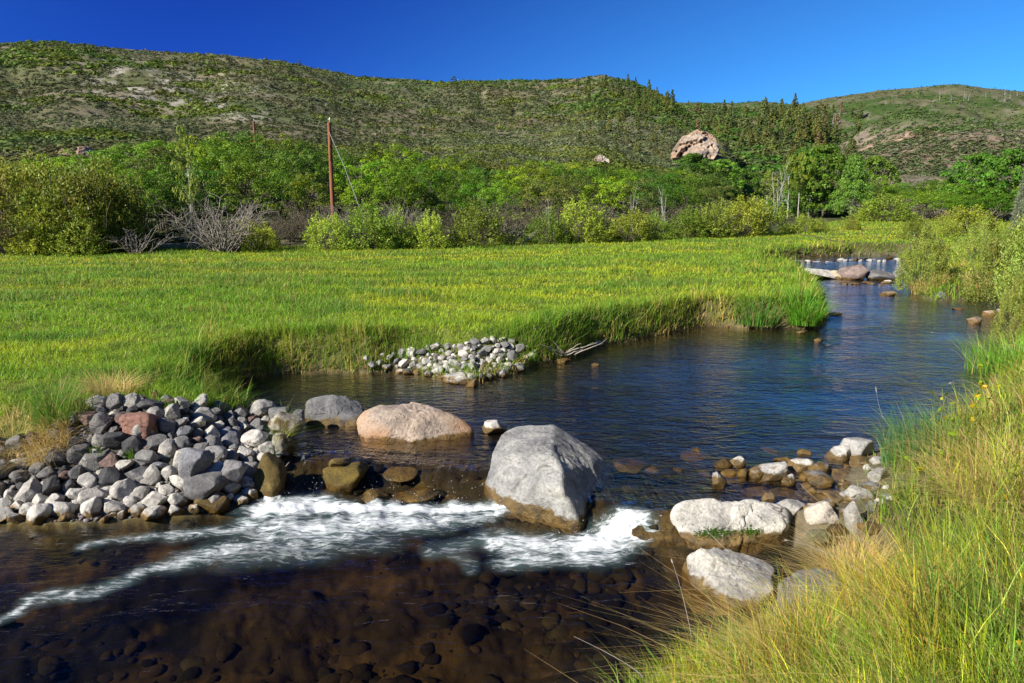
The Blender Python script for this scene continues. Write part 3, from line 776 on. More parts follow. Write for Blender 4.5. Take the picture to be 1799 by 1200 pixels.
def make_conifer(kind, col, tiers=13, per=120, droop=.12, wid=.5, leaf=.05, mat=None, pw=.85, low=.08):
    mb = MB(); P0, A0 = [], []
    for k in range(tiers):
        t = k/(tiers-1); z = low + (1-low-.02)*t; rr = wid*(1-t)**pw*rng.uniform(.8, 1.1) + .015
        nb = max(4, int(9*(1-t)+4)); ang = rng.uniform(0, 6.28) + np.arange(nb)/nb*6.28 + rng.normal(size=nb)*.2
        for a in ang:
            m = max(5, int(per*(rr/wid)/nb*2.2)); s = rng.uniform(.12, 1.05, m); L = rr*rng.uniform(.75, 1.15)
            P0.append(np.stack([np.cos(a)*L*s, np.sin(a)*L*s, z - droop*L*s*1.6 + .05*L*s*s*2], -1) + rng.normal(size=(m, 3))*.014)
            A0.append(np.stack([np.cos(a + rng.normal(size=m)*.5), np.sin(a + rng.normal(size=m)*.5), rng.normal(size=m)*.25 - droop], -1))
    p = np.concatenate(P0); a = unit(np.concatenate(A0)); n = len(p)
    mb.add(*leaf_quads(p, unit(rng.normal(size=(n, 3))*.6 + [0, 0, 1]), rng.uniform(.6, 1.3, n)*leaf, .42, vary(col, n, .15, .3), a))
    st = MB(); st.add(*tube([(0, 0, -.03), (.003, 0, .3), (0, .004, .65), (0, 0, .97)], [.022, .017, .009, .003], 6))
    proto(kind, [('crown', mb.mesh(kind + '_crown', mat or M_NEEDLE)), ('trunk', st.mesh(kind + '_trunk', M_BARK, True))])

def make_pine(seed, col, kind='pine', wid=.27, pw=.75):
    mb = MB(); n = 46; z = rng.uniform(.06, .97, n); a = rng.uniform(0, 6.28, n); rad = wid*(1-z)**pw*np.sqrt(rng.uniform(.1, 1, n))
    cl = np.stack([np.cos(a)*rad, np.sin(a)*rad, z], -1)
    mb.add(*crown_clumps(cl, .035 + .09*(1-z)*rng.uniform(.6, 1.2, n), 16, .075, col, .8, .6, .2))
    mb.add(*tube([(0, 0, -.03), (.004, 0, .45), (0, .003, .97)], [.02, .012, .003], 5), (.05, .035, .025))
    proto(kind, [('crown', mb.mesh(kind + '_crown', M_NEEDLE))])

def build_protos():
    for s, (a, b) in enumerate([(OAK, OAK2), (OAKD, OAK), ((.040, .085, .014), OAKD), (OAK, (.14, .185, .02)), ((.055, .085, .022), (.09, .10, .035))]): make_oak(s+1, a, b)
    for s, (a, b) in enumerate([(WILLOW, WILLOW2), (WILLOW, WILLOWD), (WILLOW2, WILLOW), (WILLOWD, WILLOW)]): make_willow(s+1, a, b)
    for s in range(3): make_willow(s+11, (.098, .140, .026), (.150, .150, .032), 'tall_willow', True)
    for s in range(3): make_willow(s+21, (.115, .165, .045), (.17, .20, .055), 'fine_willow', False, 44, (.020, .036), 18)
    for s in range(3): make_bare(s+1)
    make_bare(5, 'dead_shrub', 0, M_DEAD, n=70, fan=1.25, thick=.0085); make_bare(6, 'dead_shrub', 0, M_DEAD, n=24, fan=1.2, thick=.012)
    make_bare(8, 'dead_tree', 0, M_WHITE, n=5, fan=.45, thick=.017)
    round_ = lambda t: .40*math.sin(math.pi*min(1, t*.88+.12))**.6
    cone = lambda t: .42*(1-t)**.75*(min(1, t*6+.45)) + .02
    for s in range(3): make_tall_tree(s, 'cottonwood', (.075, .150, .022), (.052, .110, .018), round_, M_BARK, 2, .10, 105, 95, .030, .02)
    make_tall_tree(7, 'poplar', (.062, .140, .030), (.085, .165, .03), cone, M_WHITE, 3, .07, 170, 110, .026, .02, 9, (.07, .13))
    for s in range(2): make_tall_tree(s+9, 'aspen', (.11, .15, .022), (.075, .11, .02), lambda t: .33*math.sin(math.pi*min(1, t*.8+.2))**.7, M_WHITE, 1, .40, 62, 80, .028, .022, 4)
    make_tall_tree(20, 'young_aspen', (.095, .135, .035), (.13, .165, .035), lambda t: .38*(1-t)**.6*min(1, t*4+.2)+.04, M_WHITE, 1, .32, 60, 34, .030, .013, 12, (.04, .09))
    for s in range(3): make_pine(s, ((.085, .098, .028), (.110, .118, .030), (.065, .085, .030))[s])
    make_pine(9, (.13, .085, .055), 'dead_pine')
    make_conifer('spruce', (.15, .17, .14), 22, 300, .28, .27, .03, pw=.9, low=.03)
    make_pine(12, (.055, .075, .018), 'juniper', .42, .35)
build_protos()

def plant(kind, name, label, cat, loc, size, group=None, var=None, rot=None, tint=None):
    """one thing: an Empty at its base with its parts as children (meshes shared between repeats)"""
    ps = PARTS[kind]; parts = ps[int(rng.integers(len(ps))) if var is None else var % len(ps)]
    e = empty(name, loc); e.scale = size if hasattr(size, '__len__') else (size,)*3
    e.rotation_euler = (0, 0, rng.uniform(0, 6.28) if rot is None else rot)
    tag(e, label, cat, group)
    for nm, me in parts: 
        o = obj(nm, me, e)
    return e

# ------------------------------------------------------------------ stones
def polar_points(n, r0, r1, a0, a1):
    r = np.exp(rng.uniform(math.log(r0), math.log(r1), n)); a = rng.uniform(a0, a1, n)
    return np.sin(a)*r, np.cos(a)*r, r, a

def ico(sub):
    bm = bmesh.new(); bmesh.ops.create_icosphere(bm, subdivisions=sub, radius=1.0)
    V = np.array([v.co[:] for v in bm.verts]); F = np.array([[v.index for v in f.verts] for f in bm.faces]); bm.free()
    return V, F
ICO = {k: ico(k) for k in (2, 3, 4, 5, 6)}

def stone_mesh(seed, sub=3, cuts=7, amp=.12, deep=.28, mat=None):
    r = np.random.default_rng(seed); D, F = ICO[sub]; V = D.copy()
    V = V*(1 + amp*fbm(D[:, 0]*1.3 + seed*7, D[:, 1]*1.3, D[:, 2]*1.3, seed, 3))[:, None]
    for _ in range(cuts):
        n = unit(r.normal(size=3)); d = r.uniform(1-deep, .97)
        k = np.maximum(V @ n - d, 0); V = V - k[:, None]*n*.98
    V = V*(1 + .03*fbm(D[:, 0]*5 + seed, D[:, 1]*5, D[:, 2]*5, seed+50, 3))[:, None]
    V -= (V.max(0)+V.min(0))/2; V /= (V.max(0)-V.min(0))/2
    return V, F

def hull_planes(pts):
    bm = bmesh.new()
    for p in pts: bm.verts.new(p)
    bmesh.ops.convex_hull(bm, input=bm.verts)
    bm.normal_update()
    pl = [(np.array(f.normal[:]), float(f.normal.dot(f.verts[0].co))) for f in bm.faces if f.calc_area() > 1e-7]
    bm.free(); out = []
    for n, d in sorted(pl, key=lambda q: -q[1]):
        if all(n @ m < .985 for m, e in out): out.append((n, d))
    return out

def boulder(name, label, front, mat, color, back=(), under=.25, sub=5, power=30, rough=.022, seed=1, cat='boulder', group=None, freq=2.6, cracks=.004, chips=1.0):
    """a boulder from its corner points (photo direction + real distance, or level): real size, real thickness, rounded edges"""
    pts = []
    for q in front:
        px, py, kind, val = q
        p = P(px, py, val) if kind == 'z' else PY(px, py, val)
        pts.append(p)
        if kind == 'z': pts.append(p*[1, 1, 0] + [0, .03, val-under])
    pts = np.array(pts + [np.array(b, float) for b in back])
    c = (pts.max(0) + pts.min(0))/2
    loc = np.array([c[0], c[1], pts[:, 2].min()])
    c = pts.mean(0)*.5 + c*.5
    pl = hull_planes([Vector(p - c) for p in pts])
    D, F = ICO[sub]
    s = np.zeros(len(D))
    for n, d in pl: s += np.maximum(D @ n / max(d, .02), 0)**power
    rad = s**(-1/power)*1.02
    V = D*rad[:, None]
    size = (pts.max(0)-pts.min(0)).mean()
    q = V/size*freq + seed*3.1
    nz = fbm(q[:, 0], q[:, 1], q[:, 2], seed, 5, .55); rd = np.abs(fbm(q[:, 0]*1.6, q[:, 1]*1.6, q[:, 2]*1.6, seed+9, 3))
    rs = np.random.default_rng(seed+40); kk = V/size + .05*np.stack([fbm(q[:, 0]*1.5, q[:, 1]*1.5, q[:, 2]*1.5, seed+o_, 3) for o_ in (20, 30, 40)], -1)
    chip = np.zeros(len(V))
    for m_, a_ in ((16, .030), (60, .014), (260, .006)):
        sd_ = kk[rs.integers(0, len(kk), m_)]; bd = np.full(len(kk), 9e9); who = np.zeros(len(kk), int)
        for i_ in range(m_):
            d_ = ((kk - sd_[i_])**2).sum(1); b_ = d_ < bd; bd = np.where(b_, d_, bd); who = np.where(b_, i_, who)
        chip += rs.uniform(-1, .35, m_)[who]*a_
    V = V + D*(chip*size*chips)[:, None]
    V = V + D*((nz*rough*size*1.4) - np.maximum(.06-rd, 0)/.06*cracks*size)[:, None]
    V = V + c - loc
    o = obj(name, mesh_np(name, V, F, mat, None, True), None, loc)
    o.color = (*color, 1)
    return tag(o, label, cat, group)

_sm = {}
def stone_data(k, mat):
    key = (k, mat.name)
    if key not in _sm:
        V, F = stone_mesh(100 + k, 4, 8 + k % 9, .22 if k % 3 else .34, .40 if k % 2 else .55)
        _sm[key] = mesh_np('stone', V, F, mat, None, True)
    return _sm[key]

GREY, PALE, WHITE, DARK, BROWN, PINK, TAN = (.21, .205, .205), (.41, .39, .36), (.60, .57, .52), (.08, .08, .085), (.085, .050, .016), (.20, .135, .115), (.28, .21, .14)
def place_stone(loc, w, h, d, color, mat, label, group=None, rot=None, name='stone', cat='stone', tilt=.25, sink=.3, k=None):
    o = bpy.data.objects.new(name, stone_data(int(rng.integers(18)) if k is None else k, mat)); link(o)
    o.location = (loc[0], loc[1], loc[2] + h*.5 - h*sink)
    o.scale = (w/2, d/2, h/2)
    o.rotation_euler = (rng.normal()*tilt, rng.normal()*tilt, rng.uniform(-.5, .5) if rot is None else rot)
    c = np.array(color)*(1 + rng.normal()*.08)
    o.color = (*c, 1)
    return tag(o, label, cat, group)

def stone_px(px, py, wpx, hpx, z, color, mat, label, group=None, sink=.25, name='stone', k=None, tilt=.15, depth=.85, cat='stone'):
    """a stone whose waterline / foot is seen at px,py on level z"""
    p = P(px, py, z); s = float(np.hypot(p[1], CAM_H-z)/FPX)
    w = wpx*s; el = math.atan2(CAM_H-z, p[1]); d = w*depth
    h = max((hpx*s - d*.5*math.sin(el))/math.cos(el), hpx*s*.45)/(1-sink)
    return place_stone(p + np.array([0, d*.42, 0]), w, h, d, color, mat, label, group, rng.uniform(-.25, .25), name, cat, tilt, sink, k)

def build_boulders():
    boulder('boulder', 'biggest grey boulder, wedge shaped with a flat sloping face, in the middle of the cascade',
        [(1020,934,'z',0.0),(985,922,'z',0.0),(885,895,'z',.02),(853,858,'z',.10),(1076,868,'Y',7.05),(1012,902,'Y',6.1),
         (862,800,'Y',7.05),(879,762,'Y',7.38),(906,750,'Y',7.58),(974,743,'Y',7.66),(1009,764,'Y',7.75),(1012,782,'Y',7.35),(1060,806,'Y',7.4),(1079,838,'Y',7.3),(984,858,'Y',6.22)],
        M_BOULDER, (.34, .335, .32), back=[tuple(PY(1000,800,7.75)*[1,1,0]+[0,0,-.1]), tuple(PY(880,800,7.7)*[1,1,0]+[0,0,-.1]), tuple(PY(1078,850,7.5)*[1,1,0]+[0,0,-.1])],
        sub=6, power=60, rough=.014, seed=3)
    boulder('boulder', 'rounded tan boulder with an orange rust stain, left of the biggest boulder',
        [(640,776,'z',UP-.04),(740,784,'z',UP-.04),(832,774,'z',UP-.04),(620,742,'Y',8.37),(624,728,'Y',8.42),(648,714,'Y',8.52),(700,703,'Y',8.62),(742,708,'Y',8.62),(792,730,'Y',8.52),(826,742,'Y',8.42),(839,760,'Y',8.37),(690,730,'Y',8.17)],
        M_ROCK_TAN, (.42, .335, .27), back=[tuple(PY(650,745,9.02)*[1,1,0]+[0,0,.1]), tuple(PY(820,755,8.92)*[1,1,0]+[0,0,.1])], sub=6, power=20, rough=.02, seed=5, freq=3.5)
    boulder('boulder', 'dark grey pitted boulder at the end of the stone bank, left of the tan boulder',
        [(540,754,'z',UP-.05),(612,757,'z',UP-.05),(636,742,'Y',8.72),(532,722,'Y',8.77),(536,706,'Y',8.92),(556,696,'Y',9.02),(600,692,'Y',9.12),(636,705,'Y',9.12),(642,720,'Y',9.02)],
        M_ROCK_UP, (.18, .18, .185), back=[tuple(PY(560,730,9.37)*[1,1,0]+[0,0,.1]), tuple(PY(635,730,9.37)*[1,1,0]+[0,0,.1])], sub=5, power=26, rough=.03, seed=8, freq=3.5)
    boulder('boulder', 'long white slab boulder with green moss along its foot, right of the biggest boulder',
        [(1213,957,'z',0.0),(1300,960,'z',0.0),(1392,950,'z',0.0),(1172,908,'Y',6.02),(1190,884,'Y',6.14),(1218,877,'Y',6.18),(1330,881,'Y',6.12),(1384,891,'Y',6.06),(1396,912,'Y',5.98),(1205,932,'Y',5.93),(1390,925,'Y',5.9)],
        M_ROCK_LOW, (.60, .57, .51), back=[tuple(PY(1190,890,6.55)*[1,1,0]+[0,0,.08]), tuple(PY(1385,895,6.5)*[1,1,0]+[0,0,.08])], sub=6, power=26, rough=.034, seed=11, freq=3.2, chips=1.5)
    boulder('boulder', 'wet brown algae covered boulder in the chute beside the white slab',
        [(1110,952,'z',0.0),(1215,955,'z',0.0),(1092,915,'Y',6.1),(1110,899,'Y',6.18),(1180,889,'Y',6.2),(1215,894,'Y',6.1)],
        M_ROCK_MOSS, (.075, .045, .014), back=[tuple(PY(1095,905,6.7)*[1,1,0]+[0,0,-.1]), tuple(PY(1215,895,6.7)*[1,1,0]+[0,0,-.1])], sub=5, power=16, rough=.04, seed=13, freq=4)
    boulder('boulder', 'grey and cream boulder leaning at the near edge, half behind the bank grass',
        [(1290,1070,'z',0.0),(1215,1030,'z',0.0),(1196,990,'z',.04),(1222,958,'Y',5.32),(1270,960,'Y',5.38),(1330,977,'Y',5.32),(1366,1000,'Y',5.18),(1362,1045,'Y',4.85)],
        M_ROCK_LOW, (.41, .39, .36), back=[tuple(PY(1225,965,5.6)*[1,1,0]+[0,0,-.1]), tuple(PY(1350,985,5.6)*[1,1,0]+[0,0,-.1])], sub=6, power=26, rough=.034, seed=17, chips=1.4)
    boulder('boulder', 'smooth grey boulder under the bank grass, nearest to the camera',
        [(1400,1110,'z',.12),(1362,1070,'z',.1),(1358,1020,'Y',4.85),(1395,998,'Y',5.0),(1455,994,'Y',5.0),(1485,1020,'Y',4.8),(1480,1090,'Y',4.5)],
        M_ROCK_DRY, (.22, .215, .21), back=[tuple(PY(1400,1010,5.25)*[1,1,0]), tuple(PY(1480,1010,5.2)*[1,1,0])], sub=5, power=14, rough=.02, seed=19)
    g = G([246], [776])[0]
    boulder('boulder', 'reddish pitted block sitting on the left stone bank',
        [(214,772,'Y',g[1]-.02),(255,777,'Y',g[1]-.02),(282,770,'Y',g[1]+.12),(208,735,'Y',g[1]+.02),(222,724,'Y',g[1]+.2),(262,723,'Y',g[1]+.22),(286,732,'Y',g[1]+.3),(262,728,'Y',g[1]+.03)],
        M_ROCK_DRY, (.30, .16, .125), back=[tuple(PY(225,745,g[1]+.42)), tuple(PY(285,745,g[1]+.45)), tuple(PY(250,790,g[1]+.2))], sub=5, power=34, rough=.022, seed=23, freq=4)
    sl = [o for o in COL.objects if o.name.startswith('boulder') and 'white slab' in o.get('label', '')][0]
    n = 900; px = np.where(rng.random(n) < .7, rng.normal(1255, 16, n), rng.normal(1318, 10, n)); py = rng.normal(936, 4.0, n) + (px-1255)*-.03
    bpy.context.view_layer.update(); dg = bpy.context.evaluated_depsgraph_get(); dx, dy, dz = ray(px, py); pp = []
    for i in range(n):
        hit, lc, nr, _ = sl.ray_cast(Vector((0, 0, CAM_H)) - sl.location, Vector((dx[i], dy[i], dz[i])).normalized())
        if hit: pp.append(np.array(lc) + np.array(nr)*.008)
    if pp:
        pp = np.array(pp); mb = MB(); mb.add(*leaf_quads(pp, unit(rng.normal(size=(len(pp), 3)) + [0, -.6, .5]), rng.uniform(.010, .022, len(pp)), .6, vary((.035, .065, .008), len(pp), .2, .4)))
        obj('moss', mb.mesh('moss', M_LEAF), sl)
build_boulders()

def build_named_stones():
    S = stone_px
    S(870,765,46,26,UP-.02,WHITE,M_ROCK_UP,'small white stone between the tan boulder and the biggest boulder')
    S(455,730,48,28,.42,PALE,M_ROCK_DRY,'pale square block where the stone bank meets the pool',tilt=.05)
    S(485,738,40,22,.40,GREY,M_ROCK_DRY,'flat grey stone just right of the pale square block')
    S(515,740,34,20,.40,GREY,M_ROCK_DRY,'rounded grey stone touching the dark pitted boulder')
    S(465,868,62,70,.02,(.13,.095,.03),M_ROCK_MOSS,'tall mossy stone at the left end of the cascade')
    S(490,800,46,40,.2,(.30,.28,.22),M_ROCK_MOSS,'mossy pale stone above the left chute')
    S(497,764,60,42,.34,(.34,.31,.25),M_ROCK_MOSS,'pale stone with a tuft of moss behind the left chute')
    S(598,864,84,46,.0,(.125,.088,.018),M_ROCK_MOSS,'golden algae covered rock in the middle of the left cascade',sink=.35,k=4)
    S(588,822,30,16,.22,(.15,.10,.03),M_ROCK_MOSS,'small golden rock just above the algae covered rock')
    S(720,884,100,24,-.03,(.085,.058,.014),M_ROCK_MOSS,'low brown rock under the falling water left of the biggest boulder',sink=.5)
    S(655,884,54,24,-.03,(.06,.045,.014),M_ROCK_MOSS,'dark wet rock splitting the cascade',sink=.45)
    S(800,880,80,22,-.02,(.085,.058,.014),M_ROCK_MOSS,'brown rock under the white threads of falling water',sink=.5)
    S(365,902,68,38,.0,(.15,.10,.04),M_ROCK_MOSS,'golden brown wet stone at the tip of the stone bank')
    S(345,878,86,46,.12,GREY,M_ROCK_LOW,'large grey stone low on the bank beside the wet golden one')
    S(330,838,64,48,.3,(.2,.2,.215),M_ROCK_DRY,'big blue-grey stone in the middle of the stone bank')
    S(405,842,46,34,.25,(.25,.24,.245),M_ROCK_DRY,'round grey stone right of the big blue-grey one')
    S(375,806,44,24,.33,(.3,.295,.29),M_ROCK_DRY,'rounded grey pebble shaped stone near the pool side')
    S(440,782,44,28,.33,WHITE,M_ROCK_DRY,'white flat stone near the mossy stones')
    S(250,813,40,24,.35,(.26,.255,.25),M_ROCK_DRY,'smooth light grey stone below the reddish block')
    S(255,795,54,24,.4,(.30,.235,.21),M_ROCK_DRY,'pinkish flat stone right below the reddish block')
    # right shore
    R_ = [(1297,822,28,22,WHITE,'small white stone, first of the stepping line in the shallows'),
          (1272,826,34,20,BROWN,'brown wet stone behind the first white stone of the shallows'),
          (1265,858,32,28,PALE,'grey half wet stone standing alone in the shallows'),
          (1284,840,30,14,BROWN,'low brown stone awash between the shallows stones'),
          (1308,842,24,20,BROWN,'small brown wet stone beside the stepping line'),
          (1360,846,72,30,WHITE,'long white stone with wet brown end, largest in the shallows'),
          (1331,845,26,20,TAN,'brown ended stone against the long white stone'),
          (1413,832,46,26,WHITE,'white flat stone behind the long white stone'),
          (1416,803,24,14,WHITE,'little white stone farthest out on the right shore'),
          (1379,820,30,18,BROWN,'round brown stone between the two white stones'),
          (1388,856,28,24,PALE,'pale round stone in front of the long white stone'),
          (1418,846,28,18,BROWN,'brown stone wedged below the flat white stone'),
          (1448,838,48,28,GREY,'grey stone at the grass edge above another flat grey one'),
          (1450,856,54,26,GREY,'flat grey stone overhung by bank grass'),
          (1482,812,50,30,WHITE,'white stone below the blue-green sedge'),
          (1515,812,62,44,(.33,.32,.31),'round grey stone at the foot of the blue-green sedge'),
          (1525,828,56,24,PALE,'pale slab under the bank grass by the sedge'),
          (1352,884,22,18,WHITE,'little white stone on top edge of the white slab boulder'),
          (1397,912,52,32,PALE,'mottled grey stone at the right end of the white slab'),
          (1450,930,54,46,(.5,.44,.37),'cream stone with a notch between slab and bank'),
          (1480,888,64,26,WHITE,'flat white stone half covered by bank grass'),
          (1516,895,56,40,PALE,'pale stone deep in the bank grass'),
          (1505,945,30,62,PALE,'upright pale stone among the bank grass'),
          (1473,945,34,22,BROWN,'brown stone in the wet gap below the cream stone'),
          (1440,955,40,26,(.2,.19,.1),'greenish stone in the dark gap right of the slab')]
    for a, b, w, h, c, lab in R_: S(a, b, w, h, UP-.03 if b < 900 else .12, c, M_ROCK_UP if b < 900 else M_ROCK_LOW, lab)
    for a, b, w, h in [(1117,828,70,18),(1152,832,34,14),(1222,806,46,14),(1195,829,22,8),(1360,797,40,10),(1332,872,46,12),(1385,880,60,20),(1462,893,54,26),(1240,835,26,8),(700,842,60,10)]:
        S(a, b, w, h, UP-.06, BROWN, M_ROCK_UP, 'brown algae covered stone just awash at the lip of the weir', 'stones awash at the weir lip', sink=.45)
    # gravel bar and mid stream
    for a, b, w, h, c, lab in [(802,676,50,22,WHITE,'largest white stone in the water off the gravel bar'),(829,680,26,14,TAN,'brown stone touching the largest white stone off the gravel bar'),
            (1046,609,36,14,WHITE,'white stone alone below the far grassy bank'),(972,629,24,14,WHITE,'white stone at the tip of the gravel bar by the dead branch'),
            (992,639,26,11,TAN,'tan stone awash beside the dead branch'),(917,648,36,14,PALE,'pale flat stone at the right end of the gravel bar'),(877,612,28,24,GREY,'grey pointed stone on top of the gravel bar'),
            (766,661,24,18,PALE,'pale stone at the front of the gravel bar'),(1048,645,16,8,BROWN,'small brown stone awash in midstream'),(852,669,26,8,BROWN,'brown stone under the surface off the gravel bar'),
            (1441,602,17,9,TAN,'small tan stone in midstream before the grass point'),(1409,587,17,6,PALE,'thin pale stone awash below the grass point'),
            (1470,556,30,8,TAN,'flat tan stone beside the grass point'),(1445,523,16,9,PALE,'pale stone just beyond the grass point'),
            (1565,521,26,9,TAN,'smooth tan stone in the far riffle'),(1655,528,28,16,GREY,'flat grey stone at the foot of the far right bank'),
            (1720,570,28,15,TAN,'tan stone in the shallows near the right bank'),(1742,556,26,12,(.4,.3,.22),'pinkish stone behind the tan one near the right bank'),(1688,545,20,5,TAN,'thin stone awash in the greenish shallows'),
            (1758,552,14,10,PALE,'small pale stone next to the pinkish stone')]:
        S(a, b, w, h, UP-.02, c, M_ROCK_UP, lab)
    # far weir
    for a, b, w, h, c, lab in [(1346,473,24,8,GREY,'grey stone at the left end of the far weir'),(1395,482,60,9,PALE,'long pale slab at the left of the far weir'),(1447,492,68,20,WHITE,'white boulder of the far weir with brown wet side'),
            (1475,491,44,17,(.42,.36,.27),'cream boulder second from the white one in the far weir'),(1506,493,54,25,(.25,.19,.17),'reddish grey boulder in the middle of the far weir'),
            (1553,494,48,20,GREY,'broad grey boulder right of the reddish one in the far weir'),(1580,492,22,20,GREY,'last grey boulder of the far weir under the willow'),
            (1560,499,18,7,WHITE,'little white stone below the far weir')]:
        S(a, b, w, h, UP-.02, c, M_ROCK_UP, lab, name='boulder' if w > 30 else 'stone', cat='boulder' if w > 30 else 'stone')
    for a, b in zip(np.linspace(1405, 1580, 22), 459 + rng.normal(size=22)*1.6):
        S(a, b, rng.uniform(6, 15), rng.uniform(3, 6), FARPOOL-.02, (GREY, DARK, PALE, BROWN)[int(rng.integers(4))], M_ROCK_UP, 'small dark stone in the farthest riffle upstream', 'stones in the farthest riffle')
    for a in np.linspace(1480, 1545, 9):
        S(a + rng.normal()*3, 500 + rng.normal()*1.2, rng.uniform(6, 13), rng.uniform(3, 5), UP-.02, (TAN, BROWN, PALE)[int(rng.integers(3))], M_ROCK_UP, 'small stone in the shallow below the far weir', 'stones below the far weir')
    for a, b in zip(np.linspace(1225, 1440, 18), 575 + rng.normal(size=18)*2.0):
        S(a, b, rng.uniform(8, 18), rng.uniform(4, 7), UP-.02, (WHITE, TAN, PALE)[int(rng.integers(3))], M_ROCK_UP, 'small pale stone along the foot of the grass point', 'stones along the grass point')
build_named_stones()

def in_poly(px, py, poly):
    ins = np.zeros(np.shape(px), bool); n = len(poly)
    for i in range(n):
        (ax, ay), (bx, by) = poly[i], poly[(i+1) % n]
        c = ((ay > py) != (by > py)); ins ^= c & (px < (bx-ax)*(py-ay)/((by-ay) or 1e-9)+ax)
    return ins

def heap(poly, count, wrange, pick, gap=.62, tries=9000, layers=1):
    """stones lying on a sloping bank; none deeper in another than stones in a heap would be"""
    px = rng.uniform(min(p[0] for p in poly), max(p[0] for p in poly), tries); py = rng.uniform(min(p[1] for p in poly), max(p[1] for p in poly), tries)
    ok = in_poly(px, py, poly); px, py = px[ok], py[ok]
    pts = G(px, py); ok = ~np.isnan(pts[:, 0]); pts, px, py = pts[ok], px[ok], py[ok]
    kept = []; K = np.zeros((0, 3))
    n = 0
    sizes = np.sort(rng.uniform(0, 1, count)**1.6)[::-1]
    w = wrange[0] + (wrange[1]-wrange[0])*sizes; j = 0
    for i in range(len(pts)):
        if n >= count: break
        s = w[n]
        if len(K):
            dd = np.hypot(K[:, 0]-pts[i, 0], K[:, 1]-pts[i, 1])
            if (dd < (K[:, 2]+s)*.5*gap).any():
                j += 1
                if j > 500: j = 0; w[n:] *= .85
                continue
        K = np.vstack([K, [pts[i, 0], pts[i, 1], s]]); j = 0
        pick(pts[i], px[i], py[i], s, n); n += 1

def build_heaps():
    def pick(p, px, py, s, n):
        edge = py > 912 - max(px-160, 0)*.11 - 46
        if edge: c, lab, g = (WHITE if rng.random() < .72 else PALE), 'pale dry cobble with wet brown foot along the water edge of the left stone bank', 'pale stones along the waterline'
        else:
            t = rng.random(); right = px > 270
            if right: c = GREY if t < .30 else PALE if t < .60 else WHITE if t < .72 else PINK if t < .80 else (.2,.205,.225) if t < .92 else (.2,.14,.05)
            else: c = DARK if t < .30 else GREY if t < .70 else PINK if t < .78 else PALE
            lab, g = (('grey to pale cobble heaped on the pool end of the left stone bank', 'cobbles on the pool end of the stone bank') if right else
                      ('grey cobble heaped on the shaded upper part of the left stone bank', 'cobbles on the upper stone bank'))
        h = s*rng.uniform(.5, .85)
        place_stone(p, s, h, s*rng.uniform(.7, 1.0), c, M_ROCK_LOW, lab, g, rng.uniform(0, 6.28), 'cobble', 'cobble', .5, .28)
    heap(LEFT_BANK, 285, (.075, .30), pick, .66, 20000)
    def pick2(p, px, py, s, n):
        place_stone(p, s, s*rng.uniform(.5, .75), s*rng.uniform(.7, 1), (PALE, WHITE, WHITE, PALE, GREY)[int(rng.integers(5))], M_ROCK_UP,
                    'pale cobble on the gravel bar at the foot of the grassy bank', 'pale cobbles on the gravel bar', rng.uniform(0, 6.28), 'gravel_stone', 'stone', .4, .3)
    heap([(655,652),(640,630),(700,622),(760,612),(850,598),(890,596),(945,618),(935,640),(905,655),(830,672),(760,662)], 130, (.09, .24), pick2, .70, 7000)
    def pick3(p, px, py, s, n):
        place_stone(p, s, s*rng.uniform(.5, .75), s*rng.uniform(.7, 1), (PALE, WHITE, GREY, WHITE)[int(rng.integers(4))], M_ROCK_UP,
                    'pale cobble half buried along the right shore under the bank grass', 'cobbles of the right shore', rng.uniform(0, 6.28), 'cobble', 'cobble', .3, .35)
    heap([(1415,812),(1500,790),(1560,800),(1570,860),(1545,940),(1490,965),(1440,915),(1405,870)], 42, (.07, .24), pick3, .8, 3000)
build_heaps()

def build_gravel():
    x, y, r, a = polar_points(26000, 5.5, 14, R(-46), R(4))
    _, d1, in1 = poly_dist(HEAP_POLY, x, y); _, d2, in2 = poly_dist(GBAR_POLY, x, y)
    ok = in1 | in2; x, y = x[ok], y[ok]; z = ground(x, y); n = len(x)
    V0, F0 = stone_mesh(78, 2, 8, .25, .5); s_ = .008 + .026*rng.random(n)**2
    W, F, C = stamps(V0, F0, np.ones((len(V0), 3)), np.stack([x, y, z + s_*.2], -1), np.stack([s_, s_*.8, s_*.6], -1), rng.uniform(0, 6.28, n), vary((.15, .14, .13), n, .15, .9))
    tag(obj('gravel', mesh_np('gravel', W, F, M_SOIL, C, True)), 'fine grey gravel filling the gaps between the cobbles of the left bank', 'gravel', None, 'stuff')
build_gravel()

def build_bed_stones():
    x, y, r, a = polar_points(4200, 3.6, 9, R(-44), R(20))
    z, k, d, q = ground(x, y, True); ok = (k == 1) & (d < -.12); x, y, z = x[ok], y[ok], z[ok]; n = len(x)
    keep = fbm(x*1.1, y*1.1, 0, 131, 3) + rng.normal(size=n)*.25 > .14; x, y, z = x[keep], y[keep], z[keep]; n = len(x)
    V0, F0 = stone_mesh(77, 2, 6, .25, .4); s_ = .015 + .13*rng.random(n)**3.2
    W, F, C = stamps(V0, F0, np.ones((len(V0), 3)), np.stack([x, y, z - s_*.2], -1), np.stack([s_, s_*.8, s_*.5], -1), rng.uniform(0, 6.28, n), vary((.021, .017, .008), n, .12, 1.0))
    tag(obj('riverbed_stones', mesh_np('riverbed_stones', W, F, M_SOIL, C, True)), 'brown algae covered stones lying under the clear water of the near pool', 'stones', None, 'stuff')
build_bed_stones()

